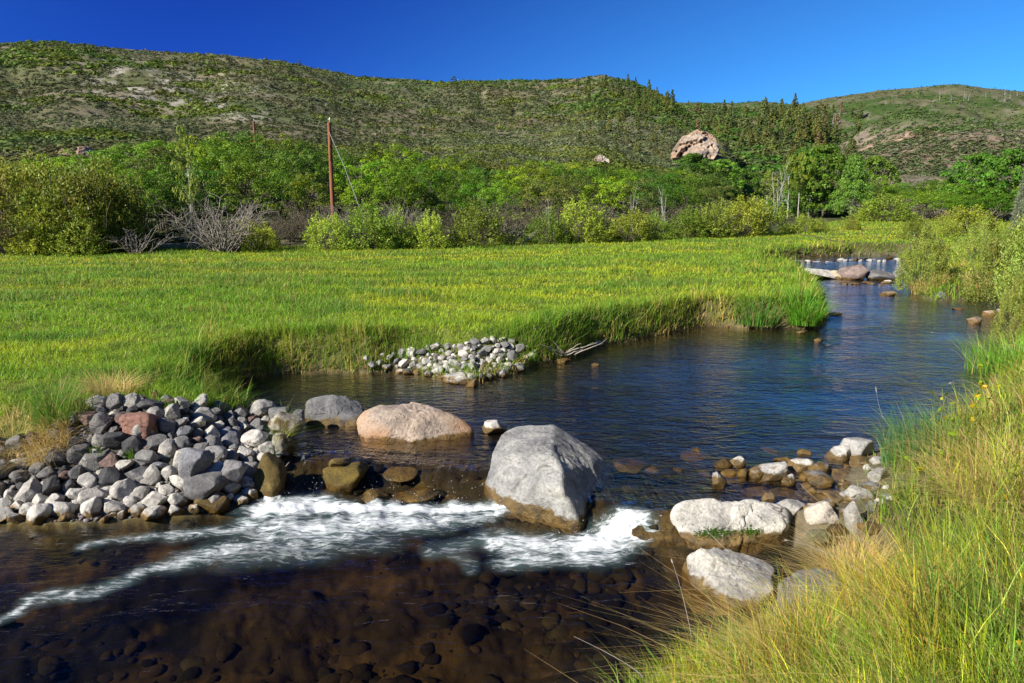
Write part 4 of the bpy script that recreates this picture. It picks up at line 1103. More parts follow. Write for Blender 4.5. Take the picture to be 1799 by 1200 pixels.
def build_spray():
    P0, S0 = [], []
    for a, b, c, e, rad, st in FALLS + [(880,890,470,885,.16,.5),(1110,940,960,950,.14,.4)]:
        n = int(40*st) if rad < .1 else 70
        t = rng.random(n)[:, None]; p = P(a, b, .05)*(1-t) + P(c, e, .02)*t + rng.normal(size=(n, 3))*[rad*.8, rad*.6, 0]; p[:, 2] = .03 + np.abs(rng.normal(size=n))*.06
        P0.append(p); S0.append(.0010 + .0030*rng.random(n)**2)
    p = np.concatenate(P0); sc = np.concatenate(S0); V0, F0 = ICO[2]
    m, nt, out = new_mat('water_drops'); b = N(nt, 'ShaderNodeBsdfPrincipled'); b.inputs['Base Color'].default_value = (.75, .78, .8, 1); b.inputs['Roughness'].default_value = .15; nt.links.new(b.outputs[0], out.inputs[0])
    W, F, C = stamps(V0, F0, np.ones((len(V0), 3)), p, sc, np.zeros(len(p)))
    tag(obj('water_spray', mesh_np('water_spray', W, F, m, None, True)), 'white drops of spray thrown up along the cascade', 'spray', None, 'stuff')
build_spray()

# ------------------------------------------------------------------ grass
def blades(pos, h, w, cb, ct, seg=2, lean=.35, az=None, taper=1.0):
    """upright bent blades, all in one mesh: pos (n,3)"""
    n = len(pos); az = rng.uniform(0, 2*np.pi, n) if az is None else az
    L = np.abs(rng.normal(lean, np.asarray(lean)*.55, n)); d = np.stack([np.cos(az), np.sin(az), np.zeros(n)], -1)
    sa = az + np.pi/2 + rng.normal(size=n)*.7; sd = np.stack([np.cos(sa), np.sin(sa), np.zeros(n)], -1)
    rows, cols = [], []
    for k in range(seg+1):
        t = k/seg
        c = pos + d*(h*L*t**2)[:, None] + np.array([0, 0, 1.])*(h*(t - .30*L*t**2.2))[:, None]
        ww = (w*(1 - .92*t**1.4)*.5)[:, None]
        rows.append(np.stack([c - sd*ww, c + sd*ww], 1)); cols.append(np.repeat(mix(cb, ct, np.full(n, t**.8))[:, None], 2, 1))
    V = np.stack(rows, 1).reshape(n, -1, 3); C = np.stack(cols, 1).reshape(n, -1, 3)
    m = 2*(seg+1)
    q = np.array([[2*k, 2*k+1, 2*k+3, 2*k+2] for k in range(seg)])
    F = (q[None] + (np.arange(n)*m)[:, None, None]).reshape(-1, 4)
    return V.reshape(-1, 3), F, C.reshape(-1, 3)

def no_heap(x, y):
    _, d, ins = poly_dist(HEAP_POLY, x, y)
    _, d2, ins2 = poly_dist(GBAR_POLY, x, y)
    return ~(ins & (d > .10)) & ~(ins2 & (d2 > .12)) & ~((d < .28) & (y < 7.6) & (x > -6.5))

YEL, GRN, BLU, STRAW, RUST = (.215, .275, .022), (.125, .225, .022), (.062, .150, .032), (.30, .235, .125), (.25, .19, .045)
def build_meadow():
    x, y, r, a = polar_points(640000, 6.0, 135, R(-52), R(44))
    z, k, d, q = ground(x, y, True)
    ok = ((k == 0) | ((k == 2) & (r > 24))) & (d > .03) & (r < edge_r(a) + 6) & no_heap(x, y)
    x, y, r, z, d, a = x[ok], y[ok], r[ok], z[ok], d[ok], a[ok]
    n = len(x)
    f1 = fbm(x*.13, y*.30, 0, 91, 4); f2 = fbm(x*.5, y*1.1, 0, 92, 3); f3 = fbm(x*.22, y*.6, 0, 93, 3)
    leftness = ss((-x/np.maximum(y, 1) - .10)/.5)
    far = ss((r-16)/14)
    c = mix(GRN, YEL, ss(f1*1.3 + .5*f2 + .70 - .40*leftness + .05*far))
    c = mix(c, BLU, ss((f3 + f2*.8 - .10 + .16*leftness)*3.4)*.85)
    c = mix(c, (.095, .20, .020), ss((fbm(x*.35, y*.5, 0, 98, 3) - .02)*4)*.55)
    c = mix(c, RUST, ss((fbm(x*.10, y*.7, 0, 94, 3) - .10)*3)*.30*far)
    bank = ss(1.2 - d/1.1)
    c = mix(c, (.075, .155, .022), bank*.7)
    mot = fbm(x*1.7, y*2.2, 0, 97, 3); c = mix(c, (.055, .125, .022), ss((mot - .12)*4)*.75)
    c = c*(1 + rng.normal(size=(n, 1))*.20)*(1 + rng.normal(size=(n, 3))*.06)
    h = (.115 + .05*mot + .07*f2 + .07*ss((f3+.1)*2) + .20*bank)*rng.uniform(.45, 1.4, n)
    w = np.maximum(.006, r*.0009)*rng.uniform(.7, 1.4, n)
    dead = rng.random(n) < .03 + .10*(f3 > .2)
    c[dead] = vary((.19, .165, .075), dead.sum(), .1, .2)
    pos = np.stack([x, y, z - .01], -1)
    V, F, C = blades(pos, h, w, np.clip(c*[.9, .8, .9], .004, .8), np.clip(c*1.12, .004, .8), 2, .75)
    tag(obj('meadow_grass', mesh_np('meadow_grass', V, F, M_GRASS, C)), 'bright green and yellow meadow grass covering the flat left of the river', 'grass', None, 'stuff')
build_meadow()

def build_bank_fringe():
    """taller rank grass hanging over the edge of the left bank, straw coloured at its foot"""
    x, y, r, a = polar_points(420000, 6.0, 48, R(-42), R(40))
    z, k, d, q = ground(x, y, True)
    ok = (k == 0) & (d > .0) & (d < .75) & (rng.random(len(x)) < np.clip(1.3 - d/.7, .1, 1)*.5) & no_heap(x, y)
    x, y, r, z, d = x[ok], y[ok], r[ok], z[ok], d[ok]; n = len(x)
    f = fbm(x*.8, y*.8, 0, 95, 3); cl = fbm(x*2.4, y*2.4, 0, 96, 2)
    c = mix((.062, .15, .026), (.13, .19, .02), ss(f*1.8+.45))*(1 + rng.normal(size=(n, 1))*.22)
    cb = mix(c*[.85, .75, .8], (.26, .20, .11), np.clip(.25 + f*1.2, 0, .85))
    h = (.20 + .26*ss(cl*2.2+.4))*rng.uniform(.5, 1.3, n)*np.where(d < .08, .7, 1)*(.75+.5*ss(f+.5))
    w = np.maximum(.008, r*.0011)*rng.uniform(.7, 1.4, n)
    dead = rng.random(n) < np.where(d < .18, .70, .12)
    c[dead] = vary((.31, .245, .14), dead.sum(), .1, .25); cb[dead] = c[dead]*.9; h[dead] *= np.where(d[dead] < .16, .7, .95)
    # lean out over the water
    e = .05
    gx = (ground(x+e, y)-ground(x-e, y)); gy = (ground(x, y+e)-ground(x, y-e)); az = np.arctan2(-gy, -gx) + rng.normal(size=n)*.9
    V, F, C = blades(np.stack([x, y, z-.02], -1), h, w, np.clip(cb, .004, .8), np.clip(c*1.1, .004, .8), 3, .42, az)
    tag(obj('bank_grass', mesh_np('bank_grass', V, F, M_GRASS, C)), 'tall dark green grass hanging over the far river bank with straw at its foot', 'grass', None, 'stuff')
build_bank_fringe()

def build_right_bank():
    x, y, r, a = polar_points(330000, 1.75, 42, R(-30), R(45))
    z, k, d, q = ground(x, y, True)
    ok = (k == 2) & (d > .10)
    x, y, r, z, d = x[ok], y[ok], r[ok], z[ok], d[ok]
    # nothing grows through the shore stones
    px = (x/(y*cp + (CAM_H-z)*sp))*FPX + 899.5
    stones = (y > 5.2) & (y < 9.5) & (d < .45) & (rng.random(len(x)) < .93)
    keep = ~stones & ~((y > 4.3) & (y < 5.3) & (d < .22))
    keep &= rng.random(len(x)) < np.clip(.45 + 1.3*fbm(x*3.1, y*3.1, 0, 105, 2), .06, 1)
    x, y, r, z, d = x[keep], y[keep], r[keep], z[keep], d[keep]; n = len(x)
    f = fbm(x*.9, y*.9, 0, 101, 3); f2 = fbm(x*2.1, y*2.1, 0, 102, 3); f3 = fbm(x*.5, y*.5, 0, 103, 3)
    f5 = fbm(x*5.5, y*5.5, 0, 106, 2)
    c = mix((.070, .170, .016), (.185, .235, .016), ss(f*1.7+f5*1.6+.45))
    c = mix(c, (.27, .15, .035), ss((f2+.5*f5-.05)*3)*.65)
    c = mix(c, (.042, .115, .036), ss((f3*.7+f5-.16)*4)*.75)
    c = c*np.exp(rng.normal(size=(n, 1))*.45)*(1+rng.normal(size=(n, 3))*.10)
    dead = rng.random(n) < np.clip(.10 + .6*f3 + .55*ss((f2-.14)*3), .03, .8)
    c[dead] = vary((.40, .32, .20), dead.sum(), .12, .3)
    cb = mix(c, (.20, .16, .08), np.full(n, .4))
    h = (.27 + .12*f + .14*ss((f2+.2)*1.5) + .22*f5)*rng.uniform(.4, 1.45, n)*np.clip(.55 + d*.6, .6, 1.1)*np.where(r < 9, 1, 1.0)
    broad = (rng.random(n) < .07) & ~dead; c[broad] = vary((.050, .135, .022), broad.sum(), .1, .35)
    h[dead] *= .8; h = np.clip(h, .06, .75)
    w = np.maximum(.0068, r*.0013)*rng.uniform(.5, 1.35, n); w[dead] *= .6; w[broad] *= 1.9
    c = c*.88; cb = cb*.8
    az = rng.normal(2.4, 1.1, n)
    lean = np.where(dead, 1.15, .5)*rng.uniform(.5, 1.5, n)
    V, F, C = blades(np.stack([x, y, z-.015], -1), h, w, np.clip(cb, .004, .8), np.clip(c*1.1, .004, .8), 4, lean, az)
    tag(obj('tall_grass', mesh_np('tall_grass', V, F, M_GRASS, C)), 'tall green, rusty and straw coloured grass over the near right bank', 'grass', None, 'stuff')
build_right_bank()

# ------------------------------------------------------------------ trees and shrubs
ORD = ['first','second','third','fourth','fifth','sixth','seventh','eighth','ninth','tenth','eleventh','twelfth','thirteenth','fourteenth','fifteenth','sixteenth','seventeenth','eighteenth','nineteenth','twentieth']
def at_r(px, r):
    a = float(az_tan(px, 400.)[0]); x, y = math.sin(a)*r, math.cos(a)*r
    return np.array([x, y, float(ground(np.array([x]), np.array([y]))[0])])
def plant_r(kind, name, label, cat, px, r, top, wpx, group=None, var=None, rot=None, sink=.03):
    p = at_r(px, r); t = float(az_tan(px, top)[1]); zt = CAM_H + t*r
    h = max(zt - p[2], .3)*{'oak': 1.10, 'willow': 1.12, 'cottonwood': 1.03}.get(kind, 1.0) + sink; w = wpx/FPX*r*{'willow': 1.15, 'oak': 1.1, 'cottonwood': 1.28, 'poplar': 1.22}.get(kind, 1.02)
    p[2] -= sink
    return plant(kind, name, label, cat, tuple(p), (w, w, h), group, var, rot)
def er(px, add=0.0): return float(edge_r(float(az_tan(px, 400.)[0]))) + add

def build_trees():
    # --- willows along the edge of the meadow, left thicket
    g = 'tall willows of the left thicket'
    for i, (px, top, w, add) in enumerate([(-60,285,150,2),(20,292,140,1.2),(92,300,135,1.0),(160,290,140,1.6),(215,300,110,2.2),(60,270,150,4),(150,268,150,4.5),(-20,265,150,4.5)]):
        plant_r('tall_willow', 'willow_tree', 'tall twiggy olive willow in the left thicket, %s from the left %s' % (ORD[i if i < 5 else i-5], 'in front' if i < 5 else 'behind'), 'willow', px, er(px, add), top, w, g)
    for i, (px, top, w, add, lab) in enumerate([(5,345,90,-.2,'grey leafless brush at the foot of the leftmost willow'),(75,365,80,0,'olive twiggy brush low in front of the left thicket'),(140,375,90,0,'low brush under the left thicket near its middle')]):
        plant_r('bare_shrub' if i == 0 else 'willow', 'shrub', lab, 'shrub', px, er(px, add), top, w)
    plant_r('dead_shrub', 'dead_shrub', 'small fallen bleached brush at the shaded edge of the meadow', 'dead shrub', 238, er(238, -.4), 392, 75, None, 1)
    plant_r('dead_shrub', 'dead_shrub', 'large fan of bleached grey dead branches at the meadow edge', 'dead shrub', 392, er(392, -.2), 338, 125, None, 0)
    plant_r('dead_shrub', 'dead_shrub', 'leaning grey dead branches left of the large dead fan', 'dead shrub', 345, er(345, 1.5), 352, 60, None, 1)
    plant_r('young_aspen', 'aspen_tree', 'slender young aspen with a thin white trunk above the dead grey fan', 'aspen', 336, er(336, 5), 224, 62)
    # --- rounded willows in a row
    row = [(452,388,70),(575,376,80),(648,364,105),(690,372,60),(748,376,80),(838,358,100),(962,372,85),(1022,352,98),(1106,369,78),(1150,376,60),(1212,366,70),(1246,357,90),(1300,345,88),(1340,352,80)]
    for i, (px, top, w) in enumerate(row):
        plant_r('willow', 'willow_shrub', 'rounded green willow shrub on the meadow edge, %s right of the large dead fan' % ORD[i], 'willow', px, er(px, .3 if px < 1200 else .8), top, w, 'rounded willows along the meadow edge')
    bare = [(475,372,75,3),(512,358,70,4.5),(552,352,75,4),(600,360,70,3),(628,362,70,4.5),(705,352,70,3.5),(790,362,60,3.5),(880,352,80,4),(922,346,90,5),(975,350,75,5),(1060,348,95,5),(1140,350,80,6),(1190,354,75,5),(450,375,60,1.5),(850,348,70,6.5)]
    for i, (px, top, w, add) in enumerate(sorted(bare)):
        plant_r('bare_shrub', 'bare_shrub', 'grey brown nearly leafless shrub behind the willow row, %s from the left' % ORD[i], 'shrub', px, er(px, add), top, w, 'leafless shrubs behind the willow row')
    plant_r('dead_shrub', 'dead_shrub', 'whitish dead twigs rising between two willows right of the pole', 'dead shrub', 705, er(705, 1.8), 350, 70, None, 0)
    plant_r('dead_shrub', 'dead_shrub', 'grey dead brush at the foot of the brown pole', 'dead shrub', 610, er(610, 2.2), 352, 75, None, 0)
    plant_r('dead_shrub', 'dead_shrub', 'fallen dead limbs between the sixth and seventh willows', 'dead shrub', 905, er(905, .6), 385, 70, None, 1)
    for i, (px, top, w) in enumerate([(1165,330,30),(1110,328,30),(965,345,26)]):
        plant_r('dead_tree', 'dead_tree', 'thin bleached dead stem standing in the leafless shrubs, %s from the right' % ORD[i], 'dead tree', px, er(px, 3), top, w)
    # --- the scrub oaks behind
    rows = [('front', 9.0, [(255,300,95),(300,290,95),(350,300,85),(430,290,110),(500,300,95),(545,310,85),(640,318,90),(720,312,85),(790,330,80),(830,322,85),(700,290,80),(880,318,85),(960,318,95),(1010,312,85),(1060,315,85),(1110,318,80),(1160,322,85),(1205,326,80),(1250,330,80)]),
            ('middle', 15.0, [(210,285,95),(290,266,100),(385,262,110),(450,262,105),(520,268,100),(575,275,90),(620,285,90),(680,282,95),(745,290,90),(800,300,85),(850,296,90),(905,300,90),(960,300,85),(1000,296,85),(1050,300,90),(1100,303,85),(1150,306,85),(1195,312,85),(1238,316,80)]),
            ('back', 23.0, [(110,278,90),(165,268,95),(240,254,110),(310,250,105),(375,244,110),(430,234,105),(480,240,105),(535,250,100),(590,262,95),(640,258,100),(690,256,100),(735,268,90),(780,280,85),(825,272,95),(865,270,95),(910,282,90),(955,285,90),(1000,290,85),(1045,294,85),(1090,296,85),(1140,300,80),(1185,302,80),(1225,308,75)])]
    for nm, add, lst in rows:
        lst = sorted(lst); left = [q for q in lst if q[0] < 588][::-1]; right = [q for q in lst if q[0] >= 588]
        for side, ls in (('left', left), ('right', right)):
            for i, (px, top, w) in enumerate(ls):
                v = (0, 0, 1, 3, 1, 2, 4)[int(rng.integers(7))]
                plant_r('oak', 'scrub_oak', 'bright green scrub oak, %s %s of the brown pole in the %s row' % (ORD[i], side, nm), 'oak tree', px, er(px, add + rng.uniform(-1.5, 1.5)), top, w*1.08, 'scrub oaks of the thicket', v)
    # --- cottonwoods and aspens at the end of the meadow
    T = plant_r
    T('cottonwood','cottonwood_tree','dark green cottonwood just below the pale cliff','cottonwood',1212,88,274,75,None,0)
    T('cottonwood','cottonwood_tree','dark green cottonwood right of the one below the cliff','cottonwood',1262,92,284,72,None,1)
    T('cottonwood','cottonwood_tree','small green cottonwood behind the last willows','cottonwood',1305,98,300,62,None,2)
    T('dead_tree','dead_tree','bleached bare aspen at the left end of the grove','dead tree',1362,112,284,40)
    for i, (px, top, w) in enumerate([(1345,300,44),(1382,276,46),(1400,272,44),(1418,280,40)]):
        T('aspen','aspen_tree','white trunked aspen of the grove, %s to the right of the last willow' % ORD[i],'aspen',px,115+i,top,w,'aspens of the grove')
    T('cottonwood','cottonwood_tree','largest dark cottonwood in the middle of the grove','cottonwood',1438,119,262,80,None,0)
    T('cottonwood','cottonwood_tree','dark cottonwood behind the aspens','cottonwood',1405,124,266,70,None,1)
    T('cottonwood','cottonwood_tree','dark cottonwood between the grove and the cone shaped poplar','cottonwood',1462,124,276,64,None,2)
    T('poplar','poplar_tree','cone shaped green poplar standing clear with white trunks','poplar',1492,114,277,62)
    T('cottonwood','cottonwood_tree','dark green cottonwood half hidden behind the cone shaped poplar','cottonwood',1527,128,280,62,None,1)
    T('juniper','juniper_tree','yellow green juniper sloping down beside the dry knoll','juniper',1556,132,296,46)
    T('cottonwood','cottonwood_tree','light green cottonwood at the foot of the dry knoll','cottonwood',1704,118,277,82,None,0)
    T('cottonwood','cottonwood_tree','light green cottonwood near the right edge behind the spruce','cottonwood',1760,112,269,78,None,2)
    T('cottonwood','cottonwood_tree','green cottonwood cut by the right edge','cottonwood',1815,112,290,70,None,1)
    T('spruce','spruce_tree','silvery blue spruce at the right edge','spruce',1786,72,286,38)
    for i, (px, top, w, r) in enumerate([(1530,318,60,124),(1575,322,70,126),(1622,318,72,122),(1665,315,74,120),(1705,322,76,114),(1745,330,70,112),(1640,338,80,108),(1690,342,82,105),(1735,346,78,104),(1595,335,60,118)]):
        T('oak','scrub_oak','dark green scrub oak of the low belt below the dry knoll, %s' % (ORD[i] + (' along its crest' if i < 6 else ' along its front')),'oak tree',px,r,top,w*1.1,'scrub oaks below the dry knoll',1)
    T('willow','tan_shrub','broad tan and olive shrub right of the cone shaped poplar','shrub',1548,100,343,92,None,3)
    T('bare_shrub','bare_shrub','small grey shrub at the right end of the broad tan shrub','shrub',1598,102,350,42,None,0)
    for px, top, w, r, lab in [(1414,377,44,58,'small round green shrub on the meadow in front of the grove'),(1440,384,30,60,'tiny shrub beside the small round green one'),(1497,380,26,64,'small upright shrub on the meadow below the poplar'),
                               (1700,362,80,62,'pale green rounded willow at the right end of the meadow'),(1668,384,36,56,'low willow left of the pale rounded one'),(1610,379,40,50,'thin greyish shrub behind the far right bank')]:
        T('willow','willow_shrub',lab,'shrub',px,r,top,w)
    # --- right bank shrubs
    T('fine_willow','willow_shrub','yellow green willow shrub leaning over the far weir','willow',1632,26.0,394,80,None,1)
    T('fine_willow','willow_shrub','loose pale willow shrub at the right edge by the shallows','willow',1780,25.0,388,105,None,2)
    T('fine_willow','willow_shrub','dark leafed shrub behind the pale willow at the right edge','willow',1728,31,384,62,None,1)
    T('fine_willow','willow_shrub','large willow shrub cut off by the right edge','willow',1838,22,372,110,None,0)
    T('fine_willow','willow_shrub','low fresh green shrub at the right edge below the loose willow','willow',1806,17.5,486,55,None,1)
    T('fine_willow','willow_shrub','small sprouting willow on the shaded shore below the left bank','willow',350,9.6,655,52,None,0,sink=.1)
build_trees()

# ------------------------------------------------------------------ pines of the slopes
def build_pines():
    n = 0
    def slope(npts, pxr, elr, dens, rr, kinds, label, group, hgt, rmin=95):
        nonlocal n
        px = rng.uniform(*pxr, npts*12); py = rng.uniform(*elr, npts*12)
        ok = rng.random(len(px)) < dens(px, py); px, py = px[ok][:npts], py[ok][:npts]
        pts = G(px, py, 1500)
        for p in pts:
            if np.isnan(p[0]): continue
            r = math.hypot(p[0], p[1])
            if r < rmin or r > rr: continue
            h = rng.uniform(*hgt)/FPX*r; w = h*rng.uniform(.75, 1.25)
            k = kinds[int(rng.integers(len(kinds)))]; par = PARTS[k][int(rng.integers(len(PARTS[k])))]
            o = obj('pine_tree', par[0][1], None, (p[0], p[1], p[2]-.2)); o.scale = (w, w, h); o.rotation_euler = (0, 0, rng.uniform(0, 6.28))
            tag(o, label, 'pine tree', group); n += 1
    bump = lambda px, py, x0, y0, sx, sy: np.exp(-((px-x0)/sx)**2-((py-y0)/sy)**2)
    slope(150, (1010,1215), (150,285), lambda px, py: bump(px, py, 1130, 165, 60, 30) + .8*bump(px, py, 1130, 225, 75, 45) + .10, 900, ['pine'], 'olive green pine scattered over the nose of the hillside left of the cliff', 'pines on the nose of the hillside', (10, 21))
    slope(150, (1215,1520), (196,300), lambda px, py: bump(px, py, 1350, 235, 130, 42), 1200, ['pine']*15 + ['dead_pine'], 'pine of the wooded gap between the pale cliff and the dry knoll', 'pines of the wooded gap', (16, 30), 190)
    slope(14, (600,1000), (150,255), lambda px, py: np.ones(len(px))*.6, 900, ['juniper'], 'dark juniper standing alone on the brushy hillside', 'junipers on the hillside', (14, 22))
    for px, top, lab in [(543,104,'small dark conifer alone on the left skyline'),(1108,134,'dark conifer on the skyline right of the hill top'),(1342,180,'dark conifer on the far skyline above the gap')]:
        a = float(az_tan(px, 150.)[0]); hz = float(HILL_A.z(np.array([300.]), np.array([a]), .9)[0][0])
        r = float(np.interp(a, HILL_A.rcx, HILL_A.rcv)) if px < 1200 else 515.
        p = at_r(px, r); o = obj('pine_tree', PARTS['pine'][2][0][1], None, tuple(p - [0, 0, .3])); h = CAM_H + float(az_tan(px, top)[1])*r - p[2]
        h = min(max(h, 3.), 9.); o.scale = (h*.8, h*.8, h); tag(o, lab, 'pine tree')
build_pines()

def build_far_stems():
    par = PARTS['dead_tree'][0][0][1]
    for (x0, x1, y0, y1, m, lab, g) in ((1380, 1480, 205, 232, 16, 'bleached bare aspen stem among the pines of the wooded gap', 'bare aspens of the wooded gap'), (1640, 1795, 168, 186, 16, 'pale bare aspen stem high on the far hill', 'bare aspens on the far hill')):
        px = rng.uniform(x0, x1, m); py = rng.uniform(y0, y1, m)
        for p in G(px, py, 1500):
            if np.isnan(p[0]): continue
            r = math.hypot(p[0], p[1]); h = rng.uniform(*((14, 22) if x0 < 1500 else (7, 14)))/FPX*r
            o = obj('bare_aspen', par, None, tuple(p - [0, 0, .2])); o.scale = (h*.28, h*.28, h); o.rotation_euler = (0, 0, rng.uniform(0, 6.28)); tag(o, lab, 'dead tree', g)
build_far_stems()

# ------------------------------------------------------------------ brush that covers the hills
def build_brush():
    def dome(nq, seed):
        r2 = np.random.default_rng(seed); d = unit(r2.normal(size=(nq, 3))); d[:, 2] = np.abs(d[:, 2])
        p = d*r2.uniform(.55, 1, (nq, 1))*[.5, .5, .62]
        nr = unit(d + r2.normal(size=(nq, 3))*.45)
        return leaf_quads(p, nr, r2.uniform(.22, .42, nq), .8, np.repeat(r2.uniform(.75, 1.25, nq)[:, None], 3, 1))
    def cover(name, label, kinds, npts, r0, r1, size, a0, a1, nq):
        x, y, r, a = polar_points(npts, r0, r1, a0, a1)
        z, k, d, q = ground(x, y, True)
        ok = np.isin(k, kinds) & (q < 1.06)
        x, y, r, z, k, a = x[ok], y[ok], r[ok], z[ok], k[ok], a[ok]; n = len(x)
        f = fbm(x/42, y/42, 0, 111, 4); f2 = fbm(x/13, y/13, 0, 112, 3); f3 = fbm(x/100, y/70, 0, 113, 3); el = (z-CAM_H)/r
        c = mix(SAGE, (.075, .082, .040), ss(f*2+.4))
        g = ss((f3 + .5*f2 + .02 + .9*np.clip(a-.0, -.3, .3))*3); c = mix(c, (.070, .125, .020), g*.80)
        c = mix(c, (.13, .15, .028), (ss((f2-.16)*5)*.7))
        c = mix(c, (.115, .075, .05), ss((fbm(x/30, y/22, 0, 114, 3)-.20)*4)*.35)
        dry = k == 6
        c = np.where(dry[:, None], mix((.125, .125, .085), (.085, .10, .05), ss(f2*2+.5)), c)
        c = np.where((dry & (el > az_tan(1600, 236)[1]))[:, None], mix((.075, .12, .035), c, np.full(n, .3)), c)
        c = np.where(((k == 4) | (k == 5))[:, None], mix((.050, .105, .018), (.10, .11, .045), ss(f2*2.2+.42)), c)
        s = size*rng.uniform(.55, 1.35, n)*np.where(g > .5, 1.35, 1)*np.clip(r/190, .8, 1.7)
        # the scree and the dry knoll are half bare
        az0, az1 = az_tan(140, 160)[0], az_tan(470, 180)[0]
        scree = ss(1.25 - np.abs((a-(az0+az1)/2)/((az1-az0)*.55))**2)*ss(1.2 - np.abs((el - az_tan(300, 158)[1] + (a-(az0+az1)/2)*.10)/.030)**2)*(k == 3)
        keep = rng.random(n) > np.maximum(scree*.42, np.where(dry, .58, 0))*np.where(f2 > .12, .45, 1)
        keep &= ~(((f2 < -.24) & (rng.random(n) < .45)))
        x, y, z, c, s = x[keep], y[keep], z[keep], c[keep], s[keep]; n = len(x)
        c = np.clip(c*(1 + rng.normal(size=(n, 1))*.22)*(1+rng.normal(size=(n, 3))*.06), .008, .6)
        Vs, Fs, Cs, off = [], [], [], 0
        var = rng.integers(0, 4, n)
        for v in range(4):
            V0, F0, C0 = dome(nq, 50+v); m = var == v
            V, F, C = stamps(V0, F0, C0, np.stack([x[m], y[m], z[m]-.05], -1), np.stack([s[m]*1.25, s[m]*1.25, s[m]*rng.uniform(.45, .85, m.sum())], -1), rng.uniform(0, 6.28, m.sum()), c[m])
            Vs.append(V); Fs.append(F+off); Cs.append(C); off += len(V)
        tag(obj(name, mesh_np(name, np.concatenate(Vs), np.concatenate(Fs), M_BRUSH, np.concatenate(Cs))), label, 'brush', None, 'stuff')
    cover('hillside_brush', 'grey green sagebrush and low oak covering the long hillside', [3], 70000, 42, 520, 1.15, R(-40), R(20), 20)
    cover('forest_undergrowth', 'green brush covering the wooded gap and the far hill', [4, 5], 26000, 125, 1000, 1.7, R(5), R(41), 12)
    cover('dry_brush', 'sparse grey sagebrush on the dry knoll', [6], 20000, 128, 360, 1.15, R(22), R(41), 14)
build_brush()

# ------------------------------------------------------------------ pole, cliff, tufts and small things
def build_pole(px, top, r, label, guy, lean=0.0, rad=.13):
    p = at_r(px, r); h = CAM_H + float(az_tan(px, top)[1])*r - p[2]
    e = empty('utility_pole', tuple(p)); tag(e, label, 'utility pole', None)
    mb = MB(); mb.add(*tube([(0, 0, -.3), (lean*.4, 0, h*.4), (lean*.75, 0, h*.75), (lean, 0, h)], [rad, rad*.93, rad*.86, rad*.8], 12))
    V, F = tube([(lean, 0, h), (lean, 0, h+.02), (lean, 0, h+.05)], [rad*.8, rad*.7, .004], 12); mb.add(V, F)
    obj('shaft', mb.mesh('shaft', M_POLE, True), e)
    m, nt, out = new_mat('glazed_insulator'); b = N(nt, 'ShaderNodeBsdfPrincipled'); b.inputs['Base Color'].default_value = (.6, .6, .58, 1); b.inputs['Roughness'].default_value = .25; nt.links.new(b.outputs[0], out.inputs[0])
    mb = MB(); mb.add(*tube([(lean+.05, 0, h-.05), (lean+.05, 0, h+.12), (lean+.05, 0, h+.16), (lean+.05, 0, h+.22), (lean+.05, 0, h+.30)], [.02, .02, .07, .05, .02], 8))
    obj('insulator', mb.mesh('insulator', m, True), e)
    if guy:
        m2, nt, out = new_mat('galvanised_wire'); b = N(nt, 'ShaderNodeBsdfPrincipled'); b.inputs['Base Color'].default_value = (.5, .5, .48, 1); b.inputs['Roughness'].default_value = .5; b.inputs['Metallic'].default_value = .4; nt.links.new(b.outputs[0], out.inputs[0])
        mb = MB(); mb.add(*tube([(lean, -rad, h-.5), (lean+.9, -.6, h*.62), (lean+2.0, -1.2, h*.18), (lean+2.4, -1.5, 0)], .014, 5)); obj('guy_wire', mb.mesh('guy_wire', m2), e)
        mb = MB(); mb.add(*tube([(lean, -rad-.02, h-2.1), (lean+.02, -rad-.05, h-1.75), (lean+.02, -rad-.05, h-1.5), (lean, -rad-.02, h-1.2)], [.03, .10, .10, .03], 8)); obj('bracket', mb.mesh('bracket', M_POLE, True), e)
    return e
build_pole(586, 216, er(586, 5.5), 'brown wooden utility pole with a guy wire standing in the thicket', True, .05)
build_pole(459, 214, er(459, 58), 'distant top of a second wooden pole behind the oaks', False, 0, .16)

